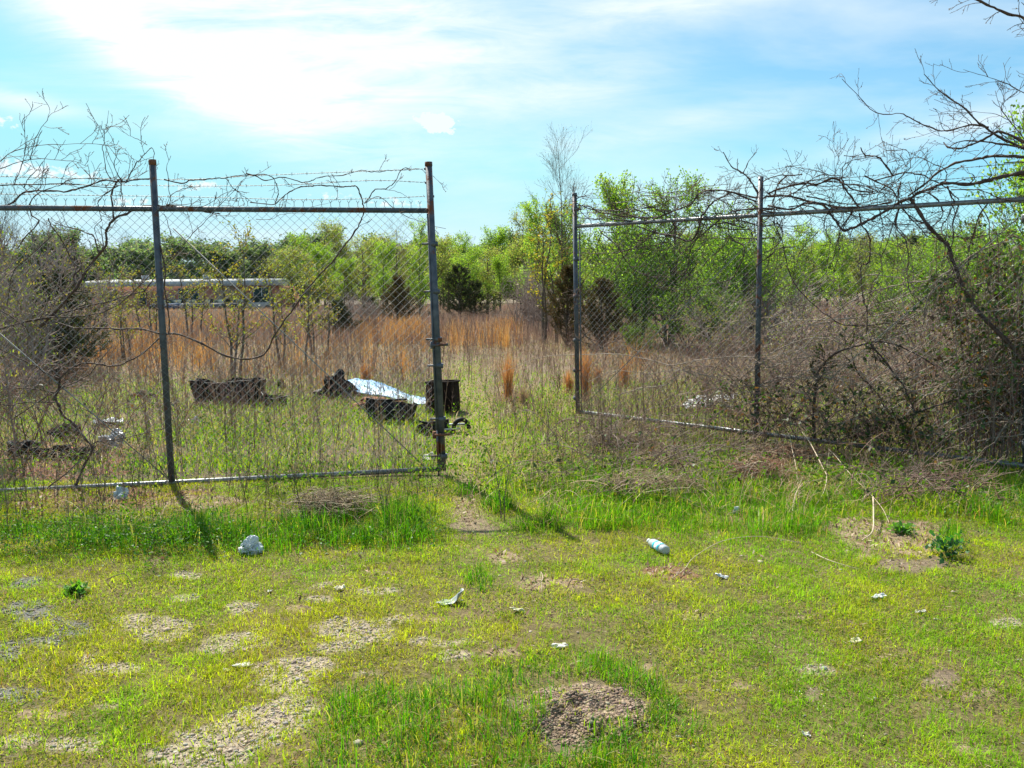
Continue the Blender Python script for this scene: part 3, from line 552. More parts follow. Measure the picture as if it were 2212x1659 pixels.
        if kind == 'thicket': leafset([(P2, R2)], 2, .020, .013, [(.20, .24, .05), (.14, .19, .04), (.24, .20, .07)], None, .3, .01)
        if kind == 'leafshrub': leafset([(P2, R2)], 8, .028, .019, [(.10, .18, .03), (.14, .22, .04), (.06, .11, .025)], None, .2, .012); leafset([(P1, R1)], 5, .028, .019, [(.10, .18, .03), (.06, .11, .025)], None, .3, .012)
    return wood, cr
MATS_BY = {'cedar': ('bark', 'needle'), 'rustcedar': ('bark', 'needle')}
PROTO = {}
def tree(kind, seed, name, label, u, Y, H, W=1.0, group=None, cat='tree', base=None, v=None, rz=None, col_part='crown'):
    key = (kind, seed)
    x, y = (at(u, 640, Y)[0], Y) if base is None else base
    z = float(gh(x, y)) - .02
    wm, lm = MATS_BY.get(kind, ('bark' if kind not in ('greyshrub', 'thicket') else 'twigt', 'leaf'))
    e = empty(name, (x, y, z), label, cat, group, rz if rz is not None else (seed * 1.7 + u * .013) % 6.28)
    if key not in PROTO:
        w, c = tree_kind(kind, seed)
        a = w.build('trunk' if cat == 'tree' else 'branches', M[wm], e); b = c.build('crown' if cat == 'tree' else 'foliage', M[lm], e) if c.n else None
        PROTO[key] = (a, b)
    else:
        for o in PROTO[key]:
            if o is not None: c = o.copy(); COL.objects.link(c); c.parent = e
    H = H * .88 if cat == 'tree' and 'cedar' not in kind else H
    e.scale = (H * W, H * W, H); return e
M['twigt'] = pbr('grey_twigs', (.24, .18, .155), (.35, .28, .245), 6, .9)
def trees():
    T = tree
    # beyond the gap, behind the right gate
    T('pear', 32, 'leafy_tree', 'dense green tree filling the space left of the right gate middle post', 1610, 23, 3.6, 1.3, rz=3.1)
    T('pear', 33, 'leafy_tree', 'low dense green tree between the dark evergreen and the large bushy tree', 1385, 24, 3.7, 1.3, rz=.6)
    T('thicket', 83, 'shrub', 'overgrown shrub added by the left gate, mostly out of view, to shade the grass', -95, 7.6, 2.5, .55, cat='shrub', rz=1)  # added mostly out of view so its shadow darkens the grass there
    T('bare', 11, 'bare_tree', 'tall slender leafless tree rising above all others beside the right gate end post', 1222, 27, 7.0, .85)
    T('poplar', 21, 'leafy_tree', 'bright green tree topping the rail just right of the right gate end post', 1330, 26.5, 5.7, 1.15)
    T('pear', 31, 'leafy_tree', 'large dark trunked bushy green tree filling the middle of the right gate', 1448, 25, 5.3, 1.2)
    T('pear', 32, 'leafy_tree', 'full green tree behind the right gate close to its middle post', 1565, 27, 4.7, 1.2)
    T('poplar', 22, 'leafy_tree', 'pale green tree seen past the right gate just right of its middle post', 1712, 30, 4.1, 1.35)
    T('poplar', 21, 'leafy_tree', 'light green tree above the arching canes in the right half of the right gate', 1815, 38, 4.2, 1.3, rz=2.0)
    T('sparse', 41, 'leafy_tree', 'slim pale yellow-green sapling under the bare tree crown', 1190, 26, 5.2, 1.3)
    T('poplar', 22, 'leafy_tree', 'rounded light green tree left of the tall bare tree', 1160, 48, 7.3, 1.1, rz=1.0)
    T('poplar', 21, 'leafy_tree', 'lower yellow-green tree directly behind the tall bare tree', 1225, 40, 6.4, 1.25, rz=4.0)
    T('poplar', 21, 'leafy_tree', 'yellow-green tree with pointed top at the end of the trodden way', 1068, 75, 8.4, 1.25, rz=.4)
    T('poplar', 22, 'leafy_tree', 'pointed green tree rising behind the dark cedars', 993, 82, 8.0, 1.0, rz=3.0)
    T('poplar', 21, 'leafy_tree', 'small yellow-green tree right beside the left gate end post', 958, 90, 7.2, 1.3, rz=5.0)
    T('poplar', 22, 'leafy_tree', 'green pointed tree seen through the mesh against the left gate end post', 905, 60, 7.2, .95, rz=2.2)
    T('poplar', 21, 'leafy_tree', 'green tree in the mesh left of the leafless tree', 828, 55, 5.7, 1.1, rz=1.2)
    T('bare', 12, 'bare_tree', 'leafless grey tree seen through the upper right mesh of the left gate', 856, 62, 7.6, 1.1)
    T('farbroad', 51, 'leafy_tree', 'round-crowned distant grey-green tree above the middle of the left gate mesh', 722, 95, 11.0, 1.0)
    T('sparse', 42, 'leafy_tree', 'thin sapling with scattered yellow leaves in front of the building end', 610, 17.5, 3.0, 1.2)
    T('sparse', 41, 'leafy_tree', 'clump of thin stems with pale leaves growing above the long black trough', 492, 15.5, 3.2, 1.2, rz=2.0)
    T('sparse', 42, 'leafy_tree', 'yellow-leaved sapling between the building and the small dark cedar', 672, 21, 2.7, 1.3, rz=3.3)
    T('sparse', 42, 'leafy_tree', 'fine-leaved sapling in front of the middle of the long building', 415, 30, 3.6, 1.4, rz=5.1)
    T('sparse', 41, 'leafy_tree', 'thin yellow-green sapling screening the left end of the long building', 215, 34, 3.4, 1.5, rz=.9)
    T('sparse', 42, 'leafy_tree', 'thin sapling right behind the left gate middle post', 320, 26, 3.3, 1.2, rz=1.9)
    T('sparse', 41, 'leafy_tree', 'low yellowish sapling left of the left gate middle post', 268, 20, 2.5, 1.2, rz=4.1)
    T('farbroad', 52, 'leafy_tree', 'bluish tree standing alone above the treetops right of the gap', 1133, 70, 9.2, .8)
    T('poplar', 22, 'leafy_tree', 'yellow-green tree behind the right part of the bramble thicket', 1925, 42, 4.3, 1.5, rz=.3)
    T('pear', 32, 'leafy_tree', 'dense green tree at the right edge behind the tall vine-hung tree', 2120, 24, 3.9, 1.3, rz=1.4)
    T('pear', 31, 'leafy_tree', 'green bushy tree between the bramble thicket and the right edge', 2030, 33, 4.1, 1.4, rz=2.6)
    g = 'young trees along the far side of the field'
    rng = random.Random(5)
    for i in range(34):
        u = 965 + i * 38 + rng.uniform(-14, 14); Y = rng.uniform(66, 96)
        T(('poplar', 'poplar', 'farbroad')[i % 3], (21, 22, 51)[i % 3], 'leafy_tree', 'yellow-green young tree in the row closing the far side of the field', u, Y, rng.uniform(5.8, 8.2) * (Y / 80), rng.uniform(1.2, 1.6), g, rz=rng.uniform(0, 6))
    for i in range(20):
        u = 630 + i * 17 + rng.uniform(-8, 8); Y = rng.uniform(70, 105)
        T(('farbroad', 'poplar', 'sparse')[i % 3], (52, 21, 42)[i % 3], 'leafy_tree', 'olive-green young tree in the belt between the long building and the gap', u, Y, rng.uniform(6.0, 8.6) * (Y / 85), rng.uniform(1.2, 1.5), 'young trees right of the long building', rz=rng.uniform(0, 6))
    # cedars
    T('cedar', 61, 'cedar', 'pointed dark evergreen at the far end of the field seen in the gap', 992, 55, 3.5, 1.1)
    T('cedar', 62, 'cedar', 'wide dark evergreen in the gap, right neighbour of the pointed one', 1026, 56, 2.5, 1.2)
    T('rustcedar', 63, 'cedar', 'rust-brown wide evergreen partly hidden by the right gate end post', 1224, 24, 2.3, .9)
    T('rustcedar', 64, 'cedar', 'dark brown evergreen behind the lower left mesh of the right gate', 1300, 22.5, 1.9, 1.2)
    T('cedar', 61, 'cedar', 'small dark green cedar among the weeds behind the left gate', 730, 30, 1.4, 1.3, rz=2)
    T('rustcedar', 64, 'cedar', 'brown-green round evergreen behind the orange grass', 858, 44, 2.5, 1.2, rz=1)
    T('cedar', 62, 'cedar', 'pale green-grey low evergreen between two darker ones', 800, 48, 1.5, 1.3, rz=4)
    T('cedar', 62, 'cedar', 'dark evergreen under the vine-covered tree at the left edge', 112, 15.5, 2.0, 1.2, rz=3)
    T('cedar', 61, 'cedar', 'dark low evergreen behind the arching canes near the right edge', 2075, 26, 1.9, 1.3, rz=3)
    # shrubs
    S = 'shrub'
    T('greyshrub', 71, 'shrub', 'leafless grey shrub wrapped round the small dark cedar', 742, 31, 1.9, .9, cat=S)
    T('greyshrub', 72, 'shrub', 'leafless purple-grey shrub on the right of the way through the gap', 1140, 36, 2.9, 1.1, cat=S)
    T('greyshrub', 71, 'shrub', 'grey twiggy shrub left of the rust-brown evergreen', 1178, 32, 2.6, .9, cat=S, rz=2)
    T('thicket', 81, 'shrub', 'twiggy shrub below the leafy trees behind the right gate middle post', 1585, 17, 1.7, 1.2, cat=S)
    T('leafshrub', 91, 'shrub', 'green leafy shrub under the large tree in the right gate', 1510, 21, 1.9, 1.2, cat=S)
    T('leafshrub', 91, 'shrub', 'small yellow-green shrub at the foot of the right gate evergreen', 1385, 19, 1.0, .9, cat=S, rz=2)
    T('thicket', 82, 'shrub', 'tangled brown shrub behind the left half of the bramble arch', 1760, 15, 1.7, 1.5, cat=S)
    T('thicket', 81, 'shrub', 'tangled brown shrub behind the right half of the bramble arch', 1980, 14, 1.6, 1.6, cat=S, rz=1)
    T('leafshrub', 91, 'shrub', 'bright green shrub behind the arching canes', 1925, 20, 1.6, 1.0, cat=S, rz=4)
    T('greyshrub', 72, 'shrub', 'grey leafless shrub behind the right gate middle', 1680, 22, 2.2, 1.4, cat=S, rz=3)
    T('greyshrub', 71, 'shrub', 'low grey leafless shrub in the weeds right of the small cedar', 795, 34, 1.6, 1.2, cat=S, rz=4)
    T('thicket', 82, 'shrub', 'bushy brown shrub filling the left edge behind the gate', 30, 13.5, 2.7, .8, cat=S, rz=2)
    T('thicket', 81, 'shrub', 'brown twiggy shrub with a few yellow leaves beside the left edge evergreen', 150, 17, 2.7, .8, cat=S, rz=5)
    T('thicket', 83, 'shrub', 'tall dense brown shrub at the left edge reaching above the top rail', 70, 15, 2.9, .75, cat=S, rz=1)
    T('greyshrub', 72, 'shrub', 'bare dark twiggy shrub behind the dark evergreen at the left edge', 120, 18, 3.0, .8, cat=S, rz=3)
    T('thicket', 83, 'shrub', 'purple-brown thicket behind the hinge end of the right gate', 2090, 12, 1.2, 1.3, cat=S, rz=2)
    T('thicket', 81, 'shrub', 'brown twiggy thicket right behind the right gate middle post', 1680, 12.5, .8, 1.5, cat=S, rz=4)
    T('thicket', 83, 'shrub', 'low brown thicket in the middle of the right gate opening behind white boards', 1860, 12, .8, 1.6, cat=S, rz=5)
    T('leafshrub', 91, 'shrub', 'dark leafy shrub at the foot of the right hinge post', 2135, 8.6, 1.25, .75, cat=S, rz=1)
    T('leafshrub', 91, 'shrub', 'dark green shrub climbing beside the tall tree at the right edge', 2215, 8.2, 2.0, .5, cat=S, rz=3)
    # tree at the right edge, tree at left edge
    T('pear', 33, 'leafy_tree', 'leafy tree rising behind the vines at the very right edge', 2275, 9.6, 3.7, 1.0)
    T('bare', 12, 'bare_tree', 'tall bare-topped tree with dark twiggy crown at the left edge', 8, 17, 4.6, 1.0, rz=2)
    # far woods, one mass
    rngn = np.random.RandomState(9); w = MB(); c = MB()
    pool = [tree_kind('farbroad', 53), tree_kind('bare', 13)]
    data = [(np.concatenate(a.v), a.f, np.concatenate(b.v), b.f, np.concatenate(b.c)) for a, b in pool]
    n = 380; az = np.linspace(-1.0, 1.0, n) + rngn.uniform(-.006, .006, n)
    for i in range(n):
        a, fa, b, fb, cb = data[0 if rngn.rand() < .8 else 1]; Y = rngn.uniform(150, 190); H = rngn.uniform(7.0, 12.0) * (1.12 if rngn.rand() < .15 else 1) * (1.0 if az[i] < -.1 else .95); th = rngn.uniform(0, 6.28)
        R = rotz(th) * np.array([1.25, 1.25, 1]) ; off = np.array([az[i] * Y, Y, 0])
        keep = slice(None)
        if i % 9 == 0: w.add((data[1][0] * H * 1.15) @ rotz(th).T + off, np.concatenate(data[1][1]) if len({f.shape[1] for f in data[1][1]}) == 1 else data[1][1][0], (.12, .10, .09))
        if i % 2 and az[i] > -2: cb = cb[:, [0, 1, 2]]
        c.add((b.reshape(-1, 4, 3).mean(1, keepdims=True) + (b.reshape(-1, 4, 3) - b.reshape(-1, 4, 3).mean(1, keepdims=True)) * 2.1).reshape(-1, 3) @ np.eye(3) * H @ (rotz(th) * 1.0).T * np.array([1.3, 1.3, 1]) + off, np.concatenate(fb), cb * rngn.choice([.75, .9, 1.05]) * np.array([.62, .74, 1.5]))  # leaf colours greyed and blued to imitate distance haze
    c.v += w.v; off_ = sum(len(x) for x in c.v[:-len(w.v)]) if w.v else 0; c.f += [f + off_ for f in w.f]; c.c += w.c; c.n += w.n; o = c.build('far_woods', M['leaf']); tag(o, 'wood closing the horizon behind the field, haze tinted into its leaves', 'woods', kind='stuff')
trees()
# ------------------------------------------------------------------ gates
LP = ((-4.24, 6.65), (-.71, 7.15)); RP = ((.80, 9.90), (4.39, 6.89))
def seg(mb, a, b, r, sides=10, n=2, cap=True):
    t = np.linspace(0, 1, n)[:, None]; tubes(mb, (np.asarray(a) * (1 - t) + np.asarray(b) * t)[None], np.full((1, n), r), sides, cap=cap); return mb
def part(name, mat, e, fn, smooth=True):
    mb = MB(); fn(mb); loc = np.array(e.location)
    for i in range(len(mb.v)): mb.v[i] = mb.v[i] - loc.astype(np.float32)
    o = mb.build(name, M[mat], e, smooth=False, col=False)
    if smooth:
        for p in o.data.polygons: p.use_smooth = len(p.vertices) == 4
    return o
def chain_link(mb, A, B, zb0, zt0, zb1, zt1, rng, off=0.03, pitch=.076, r=.0016, top_ext=.05, rails=None):
    ties(mb, *rails)
    """woven diamond mesh between ground points A and B, each wire a zigzag"""
    A, B = np.array(A), np.array(B); Lx = np.linalg.norm(B - A); d = (B - A) / Lx; nrm = np.array([-d[1], d[0]]); 
    if nrm[1] > 0: nrm = -nrm
    n = int(Lx / (pitch / 2)) ; nz = int((zt0 - zb0) / (pitch / 2)) + 2
    for k in range(0, n):
        x0 = k * pitch / 2
        j = np.arange(nz + 1); xx = np.clip(x0 + np.where((j + k) % 2 == 0, -pitch / 4, pitch / 4) * 1.04, 0, Lx); s = xx / Lx
        zb = zb0 * (1 - s) + zb1 * s; zt = zt0 * (1 - s) + zt1 * s; z = zb + (zt - zb) * j / nz
        dep = off + .004 * np.where((j + k) % 2 == 0, 1, -1) + .012 * np.sin(xx * 2.3 + z * 3.1)
        P = np.stack([A[0] + d[0] * xx + nrm[0] * dep, A[1] + d[1] * xx + nrm[1] * dep, z], -1)
        seg_p = np.stack([P[:-1], P[1:]], 1); tubes(mb, seg_p, np.full((len(seg_p), 2), r), 3)
        if k % 2: continue
        tp = P[-1]; e = top_ext; c = np.array([d[0], d[1], 0]) * .013
        tubes(mb, np.stack([np.stack([tp, tp + [0, 0, e * .55]]), np.stack([tp + [0, 0, e * .55], tp + c + [0, 0, e]]), np.stack([tp + [0, 0, e * .55], tp - c + [0, 0, e]])]), np.full((3, 2), r * 1.3), 4)
def ties(mb, tl, tr, bl, br):
    for s in np.linspace(.02, .98, 26):
        for a, b in ((tl, tr), (bl, br)):
            c = a * (1 - s) + b * s; th = np.linspace(0, 6.28, 9); r = .0245; d = norm(b - a)
            P = np.stack([c[0] + d[0] * .004 * th, c[1] + np.cos(th) * r, c[2] + np.sin(th) * r], -1); tubes(mb, P[None], np.full((1, 9), .0017), 3)
def barbed(mb, pts, r=.0019):
    P = smooth_path(pts, 8); d = norm(np.gradient(P, axis=0)); sv = np.array([d[:, 2] * 0, d[:, 2] * 0, np.ones(len(P))]).T
    ln = np.concatenate([[0], np.cumsum(np.linalg.norm(np.diff(P, axis=0), axis=1))]); t = np.arange(0, ln[-1], .02); Q = np.stack([np.interp(t, ln, P[:, i]) for i in range(3)], -1)
    for ph in (0, math.pi):
        a = t * 90 + ph; tubes(mb, (Q + np.stack([0 * a, np.cos(a) * .0022, np.sin(a) * .0022], -1))[None], np.full((1, len(Q)), r), 3)
    for s in np.arange(.05, ln[-1], .125):
        c = np.array([np.interp(s, ln, P[:, i]) for i in range(3)])
        for k in range(4):
            v = np.array([math.cos(k * 1.6 + s * 9) * .4, math.sin(k * 1.9 + s * 5) * .5, math.cos(k * 3.1 + s) * 1.0]); v /= np.linalg.norm(v); tubes(mb, np.stack([c, c + v * .016])[None], np.array([[.0018, .0008]]), 3)
LW = lambda u, v, off=0.0: on_plane(u, v, LP, off)
RW = lambda u, v, off=0.0: on_plane(u, v, RP, off)
def lgate():
    rng = np.random.RandomState(31)
    e = empty('chain_link_gate', (LW(370, 1040)[0], LW(370, 1040)[1], 0), 'left chain link gate with leaning end post and barbed wire on top', 'gate')
    bl, br = LW(-330, 1078), LW(950, 1013); tl, tr = LW(-330, 447), LW(932, 455)
    part('top_rail', 'galvdark', e, lambda m: seg(m, tl, tr, .0225, 12)); part('bottom_rail', 'galv', e, lambda m: seg(m, bl, br, .0225, 12))
    part('middle_post', 'galvdark', e, lambda m: seg(m, LW(371, 1040, -.002), LW(329, 347, -.002), .0275, 12))
    part('post_cap', 'rust', e, lambda m: seg(m, LW(330, 357, -.002), LW(329, 345, -.002), .030, 12))
    part('end_post', 'galvdark', e, lambda m: seg(m, LW(957, 1016), LW(926, 357), .030, 14))
    part('post_cap', 'galvdark', e, lambda m: seg(m, LW(926, 359), LW(925.6, 350), .033, 14))
    part('tension_bar', 'galvdark', e, lambda m: seg(m, LW(947, 1016, -.01), LW(924, 462, -.01), .0095, 6))
    def clampf(u, v):
        def f(m):
            a, b = LW(u - 22, v, -.012), LW(u + 8, v - 1, -.012); seg(m, a, b, .009, 6); seg(m, LW(u + 4, v + 5), LW(u + 4, v - 5), .037, 12)
        return f
    for v in (527, 630, 733, 790, 905, 985): part('clamp', 'galvdark', e, clampf(np.interp(v, [455, 1016], [930, 955]), v))
    for (u, v) in ((916, 364), (918, 394), (922, 424)): part('wire_arm', 'galvdark', e, lambda m, u=u, v=v: seg(m, LW(u, v + 1), LW(u + 16, v), .011, 6))
    for (u, v) in ((944, 745), (949, 939)):
        def br_(m, u=u, v=v):
            a = LW(u - 10, v + 1, -.035); b = LW(u + 24, v - 1, -.035); seg(m, a, b, .013, 4); seg(m, LW(u - 10, v + 8, -.01), LW(u - 10, v - 7, -.01), .02, 6)
        part('latch_bracket', 'rust' if v > 900 else 'galvdark', e, br_)
    part('drop_rod', 'galvdark', e, lambda m: seg(m, LW(948, 1032, -.03), LW(944.5, 930, -.03), .009, 8))
    part('bolt', 'galv', e, lambda m: seg(m, LW(951, 1007, -.05), LW(951, 1007, -.01), .012, 8))
    part('brace_rod', 'wire', e, lambda m: seg(m, LW(374, 493, .012), LW(918, 1009, .012), .0048, 6))
    part('brace_rod', 'wire', e, lambda m: seg(m, LW(-140, 600, .012), LW(370, 1040, .012), .0048, 6))
    L = lambda u0, v0, u1, v1, *mid: [LW(u0, v0)] + [LW(*p) for p in mid] + [LW(u1, v1)]
    part('barbed_wire', 'wire', e, lambda m: barbed(m, L(-330, 372, 917, 365, (330, 388), (560, 379), (760, 371))))
    part('barbed_wire', 'wire', e, lambda m: barbed(m, L(-330, 392, 919, 394, (332, 401), (600, 400), (800, 390))))
    part('barbed_wire', 'wire', e, lambda m: barbed(m, L(-330, 415, 922, 424, (334, 424), (640, 431), (800, 429))))
    part('chain_link_mesh', 'wire', e, lambda m: chain_link(m, bl[:2], br[:2] - np.array([.02, 0]), bl[2] - .005, tl[2] + .03, br[2] - .005, tr[2] + .03, rng, rails=(tl, tr, bl, br)))
lgate()
def rgate():
    rng = np.random.RandomState(32)
    e = empty('chain_link_gate', (RW(1247, 893)[0], RW(1247, 893)[1], 0), 'right chain link gate leaf swung back, its rails buried in bare vines and brambles', 'gate')
    bl, br = RW(1249, 889), RW(2230, 1008); tl, tr = RW(1243, 489), RW(2230, 429)
    part('top_rail', 'galv', e, lambda m: seg(m, tl, tr, .0225, 12)); part('bottom_rail', 'galv', e, lambda m: seg(m, bl, br, .0225, 12))
    part('end_post', 'galvdark', e, lambda m: seg(m, RW(1248, 893, -.002), RW(1241, 420, -.002), .0275, 12))
    part('post_cap', 'galvdark', e, lambda m: seg(m, RW(1241, 424), RW(1241, 417), .031, 12))
    part('middle_post', 'galvdark', e, lambda m: seg(m, RW(1634, 935), RW(1643.5, 382), .0275, 12))
    part('tension_bar', 'galvdark', e, lambda m: seg(m, RW(1256, 885, -.01), RW(1252, 500, -.01), .008, 6))
    for v in (452, 560, 640, 735, 800, 860): part('clamp', 'galvdark', e, lambda m, v=v: (seg(m, RW(1238, v), RW(1256, v), .008, 6), seg(m, RW(1244.5, v + 4), RW(1244.5, v - 4), .034, 12)))
    part('brace_rod', 'wire', e, lambda m: seg(m, RW(1255, 882, .012), RW(1637, 505, .012), .0048, 6))
    part('brace_rod', 'wire', e, lambda m: seg(m, RW(1650, 940, .012), RW(2200, 470, .012), .0048, 6))
    for v0, v1, v2 in ((446, 402, 350), (462, 424, 372)):
        part('barbed_wire', 'wire', e, lambda m, v0=v0, v1=v1, v2=v2: barbed(m, [RW(1243, v0), RW(1440, (v0 + v1) / 2 + 3), RW(1642, v1), RW(1900, (v1 + v2) / 2 + 2), RW(2230, v2)]))
    part('chain_link_mesh', 'wire', e, lambda m: chain_link(m, bl[:2], br[:2], bl[2] - .005, tl[2] + .02, br[2] - .005, tr[2] + .02, rng, rails=(tl, tr, bl, br), r=.0013))
    # hinge post
    h = empty('gate_post', (RW(2203, 1020)[0], RW(2203, 1020)[1] + .02, 0), 'dark heavy hinge post at the right edge, half hidden by leaves', 'post')
    a, b = RW(2222, 1035, .03), RW(2229, 395, .03)
    part('post', 'galvdark', h, lambda m: seg(m, a, b, .05, 14)); part('post_cap', 'galvdark', h, lambda m: seg(m, b, b + np.array([0, 0, .03]), .055, 14))
    for v in (470, 960): part('hinge', 'galv', h, lambda m, v=v: seg(m, RW(2224, v + 8, .03), RW(2224, v - 8, .03), .06, 12))
rgate()

# ------------------------------------------------------------------ vines on the gates
def tangle(seed, n):
    """extra wandering strands thrown over the top rail of the right gate, in picture positions on the gate's plane"""
    rs = np.random.RandomState(seed); out = []
    for i in range(n):
        u = rs.uniform(1250, 2240); rail = 488 - (u - 1243) * .0605; v = rail + rs.normal(-12 - 40 * max(0, (u - 1500) / 700), 30); a = rs.uniform(-.6, .6) + (3.14 if rs.rand() < .5 else 0); pts = [(u, v)]
        w = rs.normal(0, .35)
        for k in range(rs.randint(5, 10)):
            a += w + rs.normal(0, .3); u += math.cos(a) * rs.uniform(22, 42); v += math.sin(a) * rs.uniform(14, 30); v = max(v, rail - 60 - 110 * max(0, (u - 1500) / 700)); pts.append((u, v))
        out.append((pts, (rs.uniform(.0025, .0055), .0015)))
    for i in range(20):
        u = rs.uniform(1270, 2200); v = 488 - (u - 1243) * .0605; pts = [(u, v)]; w = rs.normal(0, 14)
        for k in range(rs.randint(4, 9)): u += w + rs.normal(0, 9); v += rs.uniform(24, 46); pts.append((u, v))
        out.append((pts, (rs.uniform(.002, .0045), .0015)))
    return out
def arcs(seed, n):
    rs = np.random.RandomState(seed); out = []
    for i in range(n):
        u = rs.uniform(1480, 2260); v = rs.uniform(800, 960); a = -rs.uniform(.25, 1.2) if rs.rand() < .7 else -3.14 + rs.uniform(.2, 1.0); turn = rs.uniform(.04, .17) * (1 if abs(a) < 1.57 else -1); pts = [(u, v)]; st = rs.uniform(22, 46)
        for k in range(rs.randint(5, 12)):
            a += turn + rs.normal(0, .06); u += math.cos(a) * st; v += math.sin(a) * st
            if v < 560 or v > 985: break
            pts.append((u, v))
        if len(pts) > 2: out.append((pts, (rs.uniform(.0025, .0045), .0015)))
    return out
def vine(name, label, plane, strands, seed, tw=14, budcol=((.10, .05, .04), (.16, .09, .06)), cat='vine', RS=1.1, leafk=1.0, offr=.03, twl=.28, twr=.55, updir=.25, mat='vine', extra=None):
    rng = np.random.RandomState(seed); st = MB(); tg = MB(); bd = MB(); base = None
    for (pts, r) in strands:
        o = rng.uniform(-offr, offr, len(pts)); P = np.array([plane(u, v, o[i] - .005) for i, (u, v) in enumerate(pts)])
        Q = smooth_path(P, 7); n = len(Q); Q = Q + np.cumsum(rng.normal(0, .0042, (n, 3)), 0) * np.sin(np.linspace(0, 3.14, n))[:, None] * .8
        r0, r1 = r if isinstance(r, tuple) else (r, r * .45); r0 *= RS; r1 *= RS
        R = np.linspace(r0, r1, n) * (1 + .16 * np.sin(np.linspace(0, n * .9, n) + seed)) * rng.normal(1, .07, n); tubes(st, Q[None], R[None], 6 if r0 > .004 else 4)
        if base is None: base = Q[0].copy(); base[2] = 0
        ln = np.linalg.norm(np.diff(Q, axis=0), axis=1).sum(); k = max(1, int(ln * tw))
        P1, R1 = grow(rng, Q[None], R[None], k, .02, 1.0, .85, twl, updir, .16, .4, 8, .2, .35, down=.1)
        R1 = np.clip(R1, .0021, .0055); tubes(st, P1, R1, 3)
        P2, R2 = grow(rng, P1, R1, 3, .25, .95, .8, twl * .38, updir, .16, .6, 5, .2, .4); R2 = np.clip(R2, .0015, .003); tubes(st, P2, R2, 3)
        for PP, per in ((P1, 5), (P2, 3)):
            idx = np.repeat(np.arange(len(PP)), per); p, t = interp(PP, idx, rng.uniform(.2, 1, len(idx))); m = len(p)
            leaves(bd, rng, p, rng.uniform(.005, .016, m) * leafk, rng.uniform(.003, .008, m) * leafk, mixc(rng, m, budcol), .2, t)
    e = empty(name, base, label, cat)
    for mb, nm, mt in ((st, 'stem', mat), (bd, 'leaves', 'leaf')):
        mb.v = [v - base.astype(np.float32) for v in mb.v]; mb.build(nm, M[mt], e, smooth=(nm == 'stem'))
    return e
c1 = lambda *p: [(a / 3.9, 297.8 + b / 3.9) for a, b in p]
c2 = lambda *p: [(553 + a / 3.9, 297.8 + b / 3.9) for a, b in p]
c3 = lambda *p: [(1106 + a / 3.9, 297.8 + b / 3.9) for a, b in p]
c4 = lambda *p: [(1659 + a / 3.9, 297.8 + b / 3.9) for a, b in p]
c5 = lambda *p: [(a / 3.9, 723.2 + b / 3.9) for a, b in p]
c7 = lambda *p: [(1106 + a / 3.9, 723.2 + b / 3.9) for a, b in p]
c8 = lambda *p: [(1659 + a / 3.9, 723.2 + b / 3.9) for a, b in p]
tr_ = lambda *p: [(1106 + a / 2.0, b / 2.0) for a, b in p]
